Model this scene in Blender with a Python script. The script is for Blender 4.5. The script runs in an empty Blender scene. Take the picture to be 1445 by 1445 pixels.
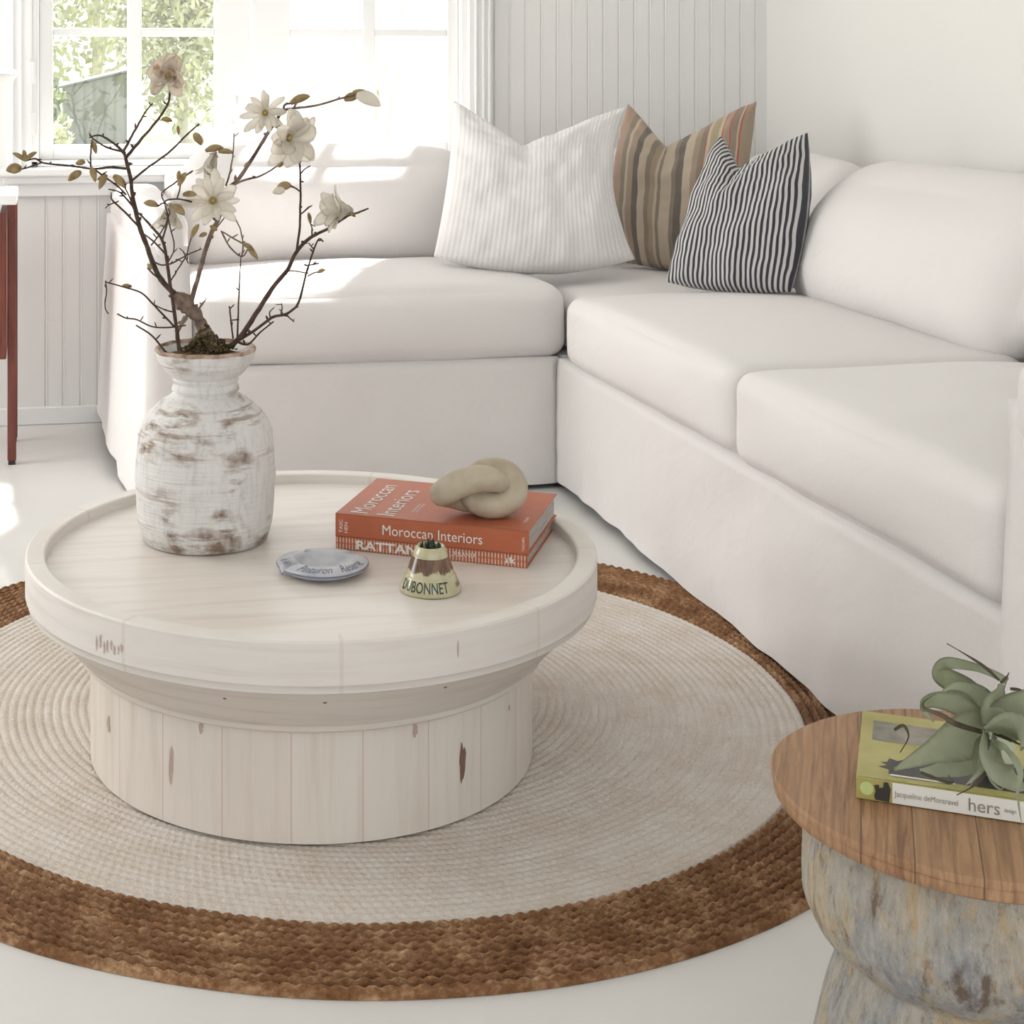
import bpy, bmesh, math, random
from mathutils import Vector, Matrix, noise
random.seed(7)
SC = bpy.context.scene
COL = SC.collection
PI = math.pi

# ------------------------------------------------------------------ camera
F, CX, YH, CH = 2290.0, 450.0, 85.0, 1.133
TH = math.atan((450 - 55) / 2290.0)
cs, sn = math.cos(TH), math.sin(TH)
cam_d = bpy.data.cameras.new('camera')
cam = bpy.data.objects.new('camera', cam_d)
COL.objects.link(cam)
cam.location = (0, 0, CH)
cam.rotation_euler = (PI / 2, 0, -TH)
cam_d.sensor_width = 36
cam_d.lens = F / 1445 * 36
cam_d.shift_x = (722.5 - CX) / 1445
cam_d.shift_y = -(722.5 - YH) / 1445
cam_d.clip_start = .05
cam_d.clip_end = 200
SC.camera = cam

def at(px, py, d):
    """a place in the room, d metres deep from the viewpoint"""
    xc = (px - CX) / F * d
    return Vector((xc * cs + d * sn, d * cs - xc * sn, CH - (py - YH) / F * d))

# ------------------------------------------------------------------ materials
def new_mat(name, col=(.8, .8, .8), rough=.6, spec=.5, sheen=0, trans=0):
    m = bpy.data.materials.new(name)
    m.use_nodes = True
    b = m.node_tree.nodes['Principled BSDF']
    b.inputs['Base Color'].default_value = (*col, 1)
    b.inputs['Roughness'].default_value = rough
    b.inputs['Specular IOR Level'].default_value = spec
    b.inputs['Sheen Weight'].default_value = sheen
    if trans: b.inputs['Transmission Weight'].default_value = trans
    return m

class NT:
    def __init__(s, m):
        s.m = m; s.t = m.node_tree; s.n = s.t.nodes; s.l = s.t.links
        s.b = s.n['Principled BSDF']
    def node(s, typ, **kw):
        n = s.n.new(typ)
        for k, v in kw.items():
            if k.startswith('i_'):
                n.inputs[k[2:].replace('_', ' ')].default_value = v
            else: setattr(n, k, v)
        return n
    def link(s, a, b): s.l.new(a, b)
    def coords(s, scale=(1, 1, 1), kind='Object', rot=(0, 0, 0), loc=(0, 0, 0)):
        tc = s.node('ShaderNodeTexCoord'); mp = s.node('ShaderNodeMapping'); m0 = s.node('ShaderNodeMapping')
        mp.inputs['Scale'].default_value = scale
        m0.inputs['Rotation'].default_value = rot
        mp.inputs['Location'].default_value = loc
        s.link(tc.outputs[kind], m0.inputs['Vector'])
        s.link(m0.outputs['Vector'], mp.inputs['Vector'])
        return mp.outputs['Vector']
    def noise(s, vec, scale=5, detail=4, rough=.5, dist=0):
        n = s.node('ShaderNodeTexNoise')
        n.inputs['Scale'].default_value = scale
        n.inputs['Detail'].default_value = detail
        n.inputs['Roughness'].default_value = rough
        n.inputs['Distortion'].default_value = dist
        s.link(vec, n.inputs['Vector'])
        return n.outputs['Fac']
    def wave(s, vec, scale=5, dist=0, detail=2, direction='X', dscale=1, profile='SIN'):
        n = s.node('ShaderNodeTexWave', bands_direction=direction, wave_profile=profile)
        n.inputs['Scale'].default_value = scale
        n.inputs['Distortion'].default_value = dist
        n.inputs['Detail'].default_value = detail
        n.inputs['Detail Scale'].default_value = dscale
        s.link(vec, n.inputs['Vector'])
        return n.outputs['Fac']
    def ramp(s, fac, stops, interp='LINEAR'):
        r = s.node('ShaderNodeValToRGB'); e = r.color_ramp.elements
        r.color_ramp.interpolation = interp
        while len(e) > 1: e.remove(e[-1])
        e[0].position = stops[0][0]; c = stops[0][1]; e[0].color = (*c, 1) if len(c) == 3 else c
        for p, c in stops[1:]:
            x = e.new(p); x.color = (*c, 1) if len(c) == 3 else c
        s.link(fac, r.inputs['Fac'])
        return r.outputs['Color']
    def mix(s, fac, a, b, mode='MIX'):
        n = s.node('ShaderNodeMix', data_type='RGBA', blend_type=mode)
        for sock, v in ((n.inputs[0], fac), (n.inputs[6], a), (n.inputs[7], b)):
            if isinstance(v, (int, float)): sock.default_value = v
            elif isinstance(v, tuple): sock.default_value = (*v, 1)
            else: s.link(v, sock)
        return n.outputs[2]
    def math(s, op, a, b=0.0, clamp=False):
        n = s.node('ShaderNodeMath', operation=op, use_clamp=clamp)
        for i, v in enumerate((a, b)):
            if isinstance(v, (int, float)): n.inputs[i].default_value = v
            else: s.link(v, n.inputs[i])
        return n.outputs[0]
    def base(s, c): s.link(c, s.b.inputs['Base Color'])
    def rough(s, c): s.link(c, s.b.inputs['Roughness'])
    def bump(s, h, strength=.3, dist=.01):
        n = s.node('ShaderNodeBump')
        n.inputs['Strength'].default_value = strength
        n.inputs['Distance'].default_value = dist
        s.link(h, n.inputs['Height'])
        s.link(n.outputs['Normal'], s.b.inputs['Normal'])

M = {}
def g(k): return (k, k, k)

# slipcover linen
def fabric(name, col, wr=.12, diag=.6, fine=.10):
    m = new_mat(name, col, .92, .2, .15); t = NT(m)
    v = t.coords((1, 1, 1)); n5 = t.noise(t.coords((1.6, 1.6, 5.5), rot=(.5, diag, .4)), 2.2, 2.2, .45, .6)
    n1 = t.noise(v, 420, 2, .6)
    v2 = t.coords((1.5, 1.5, 5), rot=(diag, diag, 0))
    n2 = t.noise(v2, 2.2, 3, .5, .5)
    v3 = t.coords((9, 9, 1.2), rot=(diag * .7, -diag, 0))
    n3 = t.noise(v3, 2.0, 3, .55, .3)
    h = t.math('ADD', t.math('MULTIPLY', n1, fine), t.math('ADD', t.math('ADD', n2, t.math('MULTIPLY', n5, 1.1)), t.math('MULTIPLY', n3, .7)))
    t.bump(h, wr * 2.2, .014)
    c = t.mix(t.ramp(n1, [(.35, g(0)), (.65, g(1))]), tuple(x * .97 for x in col), col)
    t.base(c)
    return m
M['slip'] = fabric('white_linen', (.80, .768, .752))
M['slipc'] = fabric('white_linen_cushion', (.80, .768, .752), .08, .3)

# wall
m = new_mat('painted_boards', (.83, .82, .80), .55, .35); t = NT(m)
t.bump(t.noise(t.coords((1, 1, .2)), 30, 3), .08, .003); M['wall'] = m
m = new_mat('painted_plaster', (.83, .815, .785), .75, .3); t = NT(m)
t.bump(t.noise(t.coords(), 60, 3), .05, .003); M['plaster'] = m
M['trim'] = new_mat('trim_gloss_white', (.86, .86, .85), .35, .5)
M['ceil'] = new_mat('ceiling_white', (.85, .85, .84), .8)
m = new_mat('painted_floor', (.75, .745, .72), .3, .45); t = NT(m)
n = t.noise(t.coords((.8, .8, 1)), 2.5, 4)
t.base(t.ramp(n, [(.3, (.70, .685, .66)), (.7, (.745, .73, .705))]))
t.rough(t.ramp(t.noise(t.coords(), 7, 4), [(.3, g(.28)), (.7, g(.42))])); M['floor'] = m

STV = .37
# whitewashed pine : staves + grain
def whitewash(name, grain_scale, tint=(.76, .70, .63), tint2=(.66, .585, .51), rough=.5, staves=0):
    m = new_mat(name, tint, rough, .4); t = NT(m)
    v = t.coords(grain_scale)
    n = t.noise(v, 3.2, 6, .6, .35)
    c = t.ramp(n, [(.28, tint2), (.5, tint), (.75, (tint[0] * 1.04, tint[1] * 1.05, tint[2] * 1.07))])
    v2 = t.coords((1, 1, 1))
    n2 = t.noise(v2, 2.6, 2)
    c = t.mix(t.ramp(n2, [(.4, g(0)), (.75, g(.5))]), c, (.80, .765, .72))
    if staves:
        tc = t.node('ShaderNodeTexCoord'); sx = t.node('ShaderNodeSeparateXYZ')
        t.link(tc.outputs['Object'], sx.inputs[0])
        ang = t.math('ARCTAN2', sx.outputs['Y'], sx.outputs['X'])
        a = t.math('MULTIPLY', ang, staves / (2 * PI))
        fr = t.math('FRACT', t.math('ADD', a, STV + 50))
        idx = t.math('FLOOR', t.math('ADD', a, STV + 50))
        wn = t.node('ShaderNodeTexWhiteNoise', noise_dimensions='1D')
        t.link(idx, wn.inputs['W'])
        c = t.mix(t.math('MULTIPLY', wn.outputs['Value'], .35), c, (.70, .62, .54))
        line = t.math('LESS_THAN', fr, .018)
        c = t.mix(t.math('MULTIPLY', line, .7 if staves > 12 else .22), c, (.55, .42, .33))
    t.base(c)
    t.bump(n, .1, .003)
    t.rough(t.ramp(n, [(.3, g(rough + .05)), (.7, g(rough - .07))]))
    return m
M['pine_side'] = whitewash('whitewashed_pine_staves', (14, 14, 1.0), staves=22)
M['pine_band'] = whitewash('whitewashed_pine_band', (1.5, 1.5, 22), (.77, .73, .69), (.69, .635, .58), staves=9)
M['pine_cone'] = whitewash('whitewashed_pine_moulding', (1.5, 1.5, 22), (.72, .66, .59), (.62, .55, .47))
M['pine_top'] = whitewash('whitewashed_pine_tray', (1.0, 12, 1), (.74, .68, .62), (.66, .58, .51), rough=.36)
M['knot'] = new_mat('pine_knot', (.22, .12, .09), .7)
M['knot2'] = new_mat('pine_knot_pale', (.5, .38, .34), .7)

# rug
def jute(name, a, b, c3, stitch):
    m = new_mat(name, a, .95, .1, .1); t = NT(m)
    tc = t.node('ShaderNodeTexCoord'); sx = t.node('ShaderNodeSeparateXYZ')
    t.link(tc.outputs['Object'], sx.inputs[0])
    r = t.math('SQRT', t.math('ADD', t.math('MULTIPLY', sx.outputs[0], sx.outputs[0]), t.math('MULTIPLY', sx.outputs[1], sx.outputs[1])))
    v = t.coords((1, 1, 1))
    n = t.noise(v, 130, 3, .7)
    n2 = t.noise(v, 14, 4, .6)
    rr = t.node('ShaderNodeCombineXYZ'); t.link(t.math('MULTIPLY', r, 22), rr.inputs[0])
    ang = t.math('ARCTAN2', sx.outputs[1], sx.outputs[0]); t.link(t.math('MULTIPLY', t.math('ABSOLUTE', ang), .8), rr.inputs[1])
    n3 = t.noise(rr.outputs[0], 3, 4, .7)
    r2 = t.node('ShaderNodeCombineXYZ'); t.link(t.math('MULTIPLY', r, 260), r2.inputs[0]); t.link(t.math('MULTIPLY', t.math('ABSOLUTE', ang), 60), r2.inputs[1])
    n = t.math('ADD', t.math('MULTIPLY', n, .45), t.math('MULTIPLY', t.noise(r2.outputs[0], 1, 3, .6), .55))
    c = t.ramp(t.math('ADD', t.math('MULTIPLY', n, .6), t.math('MULTIPLY', n2, .4)), [(.36, b), (.5, a), (.64, c3)])
    c = t.mix(t.ramp(n3, [(.45, g(0)), (.7, g(.55))]), c, b)
    t.base(c)
    t.bump(t.noise(v, 260, 2, .7), .5, .004)
    return m
M['jute_w'] = jute('bleached_jute', (.68, .615, .555), (.585, .50, .41), (.74, .695, .645), 1)
M['jute_b'] = jute('natural_jute', (.275, .14, .068), (.12, .05, .02), (.56, .37, .215), 1)

def simple_noise_mat(name, stops, scale, rough=.6, sc=(1, 1, 1), bump=.2, bscale=None, spec=.4, detail=5):
    m = new_mat(name, stops[0][1], rough, spec); t = NT(m)
    n = t.noise(t.coords(sc), scale, detail, .6, .2)
    t.base(t.ramp(n, stops))
    t.bump(t.noise(t.coords(sc), bscale or scale * 2, 4), bump, .004)
    return m

# vase : white limewash over brown wood, streaked round the body
m = new_mat('limewashed_wood', (.72, .70, .68), .75, .3); t = NT(m)
nz = t.noise(t.coords((3.2, 3.2, 14)), 3.4, 8, .68, .3)
nb = t.noise(t.coords((3.2, 3.2, 4.2), loc=(.6, .2, .1)), 2.7, 4, .55, .5)
k = t.math('MULTIPLY', t.ramp(nz, [(.44, g(0)), (.56, g(1))]), t.ramp(nb, [(.50, g(0)), (.62, g(1))]))
nf = t.noise(t.coords((50, 50, 12)), 2, 4, .65)
c = t.ramp(nf, [(.3, (.60, .58, .56)), (.48, (.72, .70, .675)), (.8, (.77, .755, .735))])
c = t.mix(t.math('MULTIPLY', k, .9), c, t.ramp(nf, [(.3, (.10, .055, .03)), (.7, (.32, .20, .12))]))
c = t.mix(t.math('MULTIPLY', t.ramp(t.noise(t.coords((2.4, 2.4, 40), loc=(3, 1, 2)), 2.4, 4, .6), [(.58, g(0)), (.66, g(.7))]), t.ramp(nb, [(.35, g(.15)), (.6, g(1))])), c, (.30, .22, .17))
c = t.mix(t.ramp(t.noise(t.coords((30, 30, 14), loc=(5, 1, 2)), 2.0, 6, .75, 1), [(.66, g(0)), (.70, g(.8))]), c, (.10, .085, .08))
t.base(c); t.bump(t.noise(t.coords((3, 3, 60)), 3, 5), .6, .004)
M['vase'] = m
M['vase_rim'] = simple_noise_mat('worn_wood_rim', [(.35, (.16, .085, .05)), (.55, (.50, .36, .28)), (.75, (.68, .62, .56))], 28, .8)
M['bark'] = simple_noise_mat('twig_bark', [(.3, (.04, .022, .017)), (.7, (.11, .065, .045))], 90, .8)
M['bark_l'] = simple_noise_mat('grey_bark', [(.35, (.07, .045, .032)), (.6, (.24, .17, .13)), (.8, (.36, .29, .23))], 45, .85, bump=.6)
M['moss'] = simple_noise_mat('moss', [(.3, (.03, .018, .008)), (.5, (.075, .05, .02)), (.72, (.19, .16, .05))], 55, .95, bump=1)
M['bud'] = simple_noise_mat('fuzzy_bud', [(.3, (.20, .13, .055)), (.7, (.42, .32, .16))], 60, .9)
m = new_mat('magnolia_petal', (.86, .80, .72), .6, .3); t = NT(m)
n = t.noise(t.coords(), 40, 3); t.base(t.ramp(n, [(.3, (.86, .80, .70)), (.6, (.92, .88, .82))]))
def translucent(m, col, f=.45):
    t = NT(m); tl = t.node('ShaderNodeBsdfTranslucent'); tl.inputs['Color'].default_value = (*col, 1)
    ms = t.node('ShaderNodeMixShader'); ms.inputs[0].default_value = f
    t.link(t.b.outputs[0], ms.inputs[1]); t.link(tl.outputs[0], ms.inputs[2]); t.link(ms.outputs[0], t.n['Material Output'].inputs['Surface'])
translucent(m, (.97, .94, .88), .5)
M['petal'] = m
M['petal_b'] = simple_noise_mat('wilting_petal', [(.33, (.42, .24, .11)), (.41, (.84, .75, .64)), (.6, (.92, .87, .80))], 30, .7)
translucent(M['petal_b'], (.88, .78, .66), .35)
M['stamen'] = new_mat('stamen', (.42, .30, .08), .7)

# books
M['terracotta'] = simple_noise_mat('terracotta_cover', [(.3, (.43, .115, .052)), (.7, (.48, .14, .068))], 12, .45, bump=.05)
M['paper'] = simple_noise_mat('page_block', [(.35, (.30, .28, .26)), (.65, (.62, .60, .56))], 6, .8, (2, 2, 160), .3)
M['white_ink'] = new_mat('white_ink', (.82, .78, .74), .6)
M['pale_ink'] = new_mat('pale_ink', (.70, .45, .36), .6)
m = new_mat('woven_rattan_print', (.5, .15, .08), .5); t = NT(m)
tc = t.node('ShaderNodeTexCoord')
mp = t.node('ShaderNodeMapping'); t.link(tc.outputs['UV'], mp.inputs['Vector'])
w1 = t.wave(mp.outputs['Vector'], 8.6, .5, 2, 'X', 3)
w2 = t.wave(mp.outputs['Vector'], .62, .6, 2, 'Y')
t.base(t.mix(t.math('MULTIPLY', t.ramp(w1, [(.5, g(0)), (.75, g(1))]), t.ramp(w2, [(.1, g(.3)), (.4, g(.85))])), (.43, .115, .05), (.76, .56, .44)))
M['rattan'] = m

M['stone'] = simple_noise_mat('pale_stone', [(.3, (.40, .33, .235)), (.6, (.52, .45, .34)), (.8, (.58, .51, .40))], 22, .55, bump=.15)
M['crack'] = new_mat('stone_vein', (.24, .18, .12), .8)

m = new_mat('blue_grey_glaze', (.50, .50, .53), .42, .4); t = NT(m)
t.base(t.ramp(t.noise(t.coords(), 30, 4), [(.35, (.40, .41, .46)), (.65, (.56, .555, .57))])); M['ashtray'] = m
M['ink_blue'] = new_mat('blue_ink', (.05, .06, .14), .4)
M['edge_blue'] = new_mat('blue_edge_glaze', (.16, .18, .26), .3)
m = new_mat('cream_glaze', (.60, .58, .33), .15, .6); t = NT(m)
sx = t.node('ShaderNodeSeparateXYZ'); tc = t.node('ShaderNodeTexCoord'); t.link(tc.outputs['Object'], sx.inputs[0])
dr = t.noise(t.coords((70, 70, 8)), 1.5, 4, .7)
zz = t.math('ADD', t.math('SUBTRACT', .0345, sx.outputs[2]), t.math('MULTIPLY', t.math('SUBTRACT', dr, .5), .028))
f1 = t.ramp(t.math('MULTIPLY', zz, 60), [(0, g(1)), (.14, g(0))])
top = t.math('GREATER_THAN', sx.outputs[2], .0535)
f = t.math('MULTIPLY', f1, t.math('SUBTRACT', 1.0, top))
t.base(t.mix(f, t.ramp(t.noise(t.coords(), 60, 3), [(.3, (.46, .42, .25)), (.7, (.56, .52, .35))]), t.ramp(dr, [(.35, (.07, .035, .02)), (.65, (.22, .12, .07))])))
M['cream'] = m
M['ink_green'] = new_mat('green_ink', (.03, .05, .03), .35)

# side table
m = new_mat('reclaimed_elm_top', (.42, .26, .15), .5, .4); t = NT(m)
ER = math.radians(28.3)
n = t.noise(t.coords((26, 1.6, 3), rot=(0, 0, ER)), 4.5, 8, .7, .7)
nw = t.wave(t.coords((1, .10, 1), rot=(0, 0, ER)), 26, 5, 4, 'X', 1.6)
c = t.ramp(n, [(.30, (.11, .05, .022)), (.43, (.29, .15, .072)), (.57, (.41, .23, .12)), (.78, (.50, .31, .175))])
c = t.mix(t.math('MULTIPLY', t.ramp(nw, [(.0, g(1)), (.28, g(0))]), .55), c, (.17, .08, .04))
c = t.mix(t.math('MULTIPLY', t.ramp(t.noise(t.coords((9, 1.2, 1), rot=(0, 0, ER), loc=(2, 0, 0)), 3, 3), [(.55, g(0)), (.7, g(1))]), .45), c, (.20, .10, .05))
mp = t.node('ShaderNodeMapping'); mp.inputs['Rotation'].default_value = (0, 0, ER)
sx = t.node('ShaderNodeSeparateXYZ'); tc = t.node('ShaderNodeTexCoord')
t.link(tc.outputs['Object'], mp.inputs['Vector']); t.link(mp.outputs['Vector'], sx.inputs[0])
lines = None; idx = None
for px_ in (-.108, -.061, -.003, .052, .11):
    l_ = t.math('LESS_THAN', t.math('ABSOLUTE', t.math('SUBTRACT', sx.outputs[0], px_)), .0007)
    i_ = t.math('GREATER_THAN', sx.outputs[0], px_)
    lines = l_ if lines is None else t.math('ADD', lines, l_); idx = i_ if idx is None else t.math('ADD', idx, i_)
wn = t.node('ShaderNodeTexWhiteNoise', noise_dimensions='1D'); t.link(idx, wn.inputs['W'])
c = t.mix(t.math('MULTIPLY', wn.outputs['Value'], .35), c, (.46, .28, .155))
c = t.mix(t.math('MULTIPLY', lines, .75), c, (.10, .05, .025))
t.base(c); t.bump(n, .5, .004); M['elm'] = m
m = new_mat('weathered_painted_trunk', (.4, .38, .36), .85, .25); t = NT(m)
n1 = t.noise(t.coords((9, 9, 4.0)), 2.2, 8, .7, .5)
n2 = t.noise(t.coords((12, 12, 5.0), loc=(4, 2, 1)), 2.2, 6, .7, .4)
n3 = t.noise(t.coords((1, 1, .35)), 130, 5, .75)
n4 = t.noise(t.coords((11, 11, 5.5), loc=(1, 7, 3)), 2.3, 6, .7, .4)
c = t.ramp(n1, [(.28, (.21, .21, .215)), (.40, (.33, .325, .32)), (.52, (.42, .385, .325)), (.72, (.55, .49, .40))])
c = t.mix(t.ramp(n2, [(.50, g(0)), (.62, g(.8))]), c, (.52, .37, .19))
c = t.mix(t.ramp(n4, [(.55, g(0)), (.66, g(.9))]), c, (.15, .10, .065))
c = t.mix(t.ramp(n3, [(.50, g(0)), (.66, g(.5))]), c, (.58, .56, .53))
c = t.mix(t.ramp(n3, [(.32, g(.5)), (.46, g(0))]), c, (.14, .12, .10))
t.base(c); t.bump(t.math('ADD', n3, n1), .8, .008); M['trunk'] = m
M['airplant'] = simple_noise_mat('silvery_green_leaf', [(.3, (.36, .39, .25)), (.5, (.48, .51, .37)), (.75, (.58, .60, .48))], 14, .8, bump=.1)
M['airplant_d'] = simple_noise_mat('dry_leaf', [(.3, (.10, .075, .05)), (.7, (.24, .20, .13))], 30, .8)
M['olive'] = simple_noise_mat('olive_cover', [(.3, (.34, .30, .08)), (.7, (.50, .45, .17))], 14, .4, bump=.03)
M['spine_white'] = new_mat('white_spine', (.78, .77, .72), .4)
M['photo_grey'] = simple_noise_mat('cover_photograph', [(.35, (.14, .13, .10)), (.65, (.33, .30, .25))], 26, .4, bump=0)
M['dark_ink'] = new_mat('black_ink', (.035, .033, .03), .4)
M['lime'] = new_mat('lime_dot', (.52, .62, .25), .4)

M['redwood'] = simple_noise_mat('red_stained_wood', [(.3, (.10, .022, .014)), (.7, (.18, .045, .026))], 5, .4, (12, 12, 1.5), .15)
M['foot'] = new_mat('dark_foot', (.03, .015, .012), .5)
M['cabtop'] = new_mat('lit_top_white', (.85, .85, .83), .3)  # bright light on the red leg tops painted as white; bulb shares it
M['shade'] = new_mat('white_lamp_shade', (.84, .84, .83), .5)
M['lamp_metal'] = new_mat('lamp_stem_metal', (.6, .58, .55), .35)
M['hinge'] = new_mat('painted_hinge', (.80, .80, .79), .35)
m = new_mat('window_glass', (1, 1, 1), 0, .5)
t = NT(m)
tr = t.node('ShaderNodeBsdfTransparent'); gl = t.node('ShaderNodeBsdfGlossy'); gl.inputs['Roughness'].default_value = .02
ms = t.node('ShaderNodeMixShader'); ms.inputs[0].default_value = .05; t.link(tr.outputs[0], ms.inputs[1]); t.link(gl.outputs[0], ms.inputs[2])
t.link(ms.outputs[0], t.n['Material Output'].inputs['Surface']); M['glass'] = m
M['shedw'] = simple_noise_mat('weathered_shed_boards', [(.3, (.19, .195, .20)), (.7, (.25, .255, .258))], 2, .8, (8, 8, 1))
M['shroof'] = new_mat('shed_roof', (.14, .15, .15), .8)
M['lawn'] = simple_noise_mat('lawn', [(.3, (.20, .25, .10)), (.7, (.34, .36, .18))], 9, .9)
M['leaf_a'] = simple_noise_mat('spring_foliage', [(.3, (.34, .36, .23)), (.7, (.58, .58, .42))], 5, .8)
M['leaf_b'] = simple_noise_mat('dark_foliage', [(.3, (.17, .21, .13)), (.7, (.30, .34, .22))], 5, .8)
M['tbark'] = simple_noise_mat('garden_bark', [(.3, (.50, .46, .42)), (.7, (.66, .62, .58))], 8, .9)
M['patio'] = simple_noise_mat('pale_gravel', [(.3, (.60, .58, .54)), (.7, (.72, .70, .67))], 30, .9)
M['render'] = new_mat('white_rendered_wall', (.85, .85, .84), .8)

# ------------------------------------------------------------------ mesh helpers
def link(name, bm, mat, parent=None, smooth=True, loc=None):
    me = bpy.data.meshes.new(name)
    if smooth:
        for f in bm.faces: f.smooth = True
    bmesh.ops.recalc_face_normals(bm, faces=bm.faces)
    bm.to_mesh(me); bm.free()
    if mat:
        for mm in (mat if isinstance(mat, (list, tuple)) else [mat]): me.materials.append(mm)
    o = bpy.data.objects.new(name, me); COL.objects.link(o)
    if parent:
        o.parent = parent
        if loc is None: o.matrix_parent_inverse = Matrix.Identity(4)
    if loc: o.location = loc
    return o
def rebase(o, org):
    """shift a mesh so that its origin is at org"""
    o.data.transform(Matrix.Translation(-Vector(org))); o.location = org
    return o
def thing(name, label, cat, loc=(0, 0, 0), group=None, rz=0):
    o = bpy.data.objects.new(name, None); COL.objects.link(o)
    o.empty_display_size = .05
    o.location = loc; o.rotation_euler = (0, 0, rz)
    o['label'] = label; o['category'] = cat
    if group: o['group'] = group
    return o
def tag(o, label, cat, group=None):
    o['label'] = label; o['category'] = cat
    if group: o['group'] = group
    return o
def struct(o): o['kind'] = 'structure'; return o
def sharp(o, deg=35):
    a = math.radians(deg)
    bm = bmesh.new(); bm.from_mesh(o.data)
    for e in bm.edges:
        e.smooth = not (len(e.link_faces) == 2 and e.calc_face_angle(0) > a)
    bm.to_mesh(o.data); bm.free()
    return o
def box(bm, x0, x1, y0, y1, z0, z1, bev=0):
    r = bmesh.ops.create_cube(bm, size=1)
    for v in r['verts']:
        v.co = Vector((x0 + (v.co.x + .5) * (x1 - x0), y0 + (v.co.y + .5) * (y1 - y0), z0 + (v.co.z + .5) * (z1 - z0)))
    if bev:
        es = list({e for v in r['verts'] for e in v.link_edges})
        bmesh.ops.bevel(bm, geom=es, offset=bev, segments=2, affect='EDGES', profile=.5)
def boxobj(name, mat, x0, x1, y0, y1, z0, z1, bev=0, parent=None):
    bm = bmesh.new(); box(bm, x0, x1, y0, y1, z0, z1, bev)
    return link(name, bm, mat, parent, smooth=False)
def lathe(bm, prof, n=96, jit=None):
    rings = []
    for k, (r, z) in enumerate(prof):
        if r < 1e-5: rings.append([bm.verts.new((0, 0, z))]); continue
        ring = []
        for i in range(n):
            a = 2 * PI * i / n; rr = r; z2 = z
            if jit: rr, z2 = jit(r, z, a)
            ring.append(bm.verts.new((rr * math.cos(a), rr * math.sin(a), z2)))
        rings.append(ring)
    for a, b in zip(rings, rings[1:]):
        if len(a) == 1 and len(b) == 1: continue
        for i in range(n):
            j = (i + 1) % n
            if len(a) == 1: bm.faces.new((a[0], b[j], b[i]))
            elif len(b) == 1: bm.faces.new((a[i], a[j], b[0]))
            else: bm.faces.new((a[i], a[j], b[j], b[i]))
def smooth_prof(p, n=6):
    out = []
    for i in range(len(p) - 1):
        p0 = p[max(i - 1, 0)]; p1 = p[i]; p2 = p[i + 1]; p3 = p[min(i + 2, len(p) - 1)]
        for k in range(n):
            t_ = k / n
            out.append(tuple(.5 * ((2 * p1[j]) + (-p0[j] + p2[j]) * t_ + (2 * p0[j] - 5 * p1[j] + 4 * p2[j] - p3[j]) * t_ * t_ + (-p0[j] + 3 * p1[j] - 3 * p2[j] + p3[j]) * t_ ** 3) for j in range(len(p1))))
    out.append(tuple(p[-1])); return out
def tube(bm, pts, rads, seg=7, cap=True):
    pts = [Vector(p) for p in pts]
    n = len(pts); rings = []
    up = Vector((0.31, .77, .55)).normalized()
    for i, p in enumerate(pts):
        d = (pts[min(i + 1, n - 1)] - pts[max(i - 1, 0)])
        if d.length < 1e-9: d = Vector((0, 0, 1))
        d.normalize()
        a = d.cross(up)
        if a.length < 1e-3: a = d.cross(Vector((1, 0, 0)))
        a.normalize(); b = d.cross(a); up = a.cross(d).normalized() if False else up
        rings.append([bm.verts.new(p + (a * math.cos(2 * PI * k / seg) + b * math.sin(2 * PI * k / seg)) * rads[i]) for k in range(seg)])
    for r1, r2 in zip(rings, rings[1:]):
        for k in range(seg):
            bm.faces.new((r1[k], r1[(k + 1) % seg], r2[(k + 1) % seg], r2[k]))
    if cap:
        bm.faces.new(rings[0][::-1]); bm.faces.new(rings[-1])
def fbm(x, y, z=0, o=3): return noise.fractal(Vector((x, y, z)), 1.0, 2.0, o)

# ------------------------------------------------------------------ room shell
YW, XW = 5.13, 2.416           # back wall plane, right wall plane
XL, YF, HC = -2.6, -2.4, 2.55  # unseen left side, front side, ceiling
boxobj('floor', M['floor'], XL, XW + .12, YF, YW + .12, -.1, 0)
struct(bpy.data.objects['floor'])
struct(boxobj('ceiling', M['ceil'], XL, XW + .12, YF, YW + .12, HC, HC + .1))
struct(boxobj('wall_right', M['plaster'], XW, XW + .12, YF, YW + .12, 0, HC))
# grooved board wall with the window opening
wx0, wx1, wz0, wz1 = -.03, 1.385, .80, 2.05
bm = bmesh.new()
def groove_panel(x0, x1, z0, z1, pitch=.0535, off=.02):
    xs = []
    k = math.ceil((x0 - off) / pitch)
    prof = [(x0, 0)]
    while off + k * pitch < x1 - .004:
        c = off + k * pitch
        if c > x0 + .004: prof += [(c - .0028, 0), (c - .0012, .0035), (c + .0012, .0035), (c + .0028, 0), (c + .0045, -.0012), (c + .0065, 0)]
        k += 1
    prof.append((x1, 0))
    f = [(bm.verts.new((x, YW + d, z0)), bm.verts.new((x, YW + d, z1))) for x, d in prof]
    for a, b in zip(f, f[1:]): bm.faces.new((a[0], b[0], b[1], a[1]))
groove_panel(XL, wx0, 0, HC); groove_panel(wx1, XW, 0, HC)
groove_panel(wx0, wx1, 0, wz0); groove_panel(wx0, wx1, wz1, HC)
for (a, b, c, d) in ((XL, wx0, 0, HC), (wx1, XW, 0, HC), (wx0, wx1, 0, wz0), (wx0, wx1, wz1, HC)):
    box(bm, a, b, YW + .006, YW + .12, c, d)
o = link('wall_back', bm, M['wall'], smooth=False); struct(o)
struct(boxobj('baseboard_back', M['trim'], XL, XW, YW - .016, YW, 0, .055, .004))
bm = bmesh.new()
ly0, ly1, lz0, lz1 = 2.9, 4.75, .55, 2.15
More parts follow.
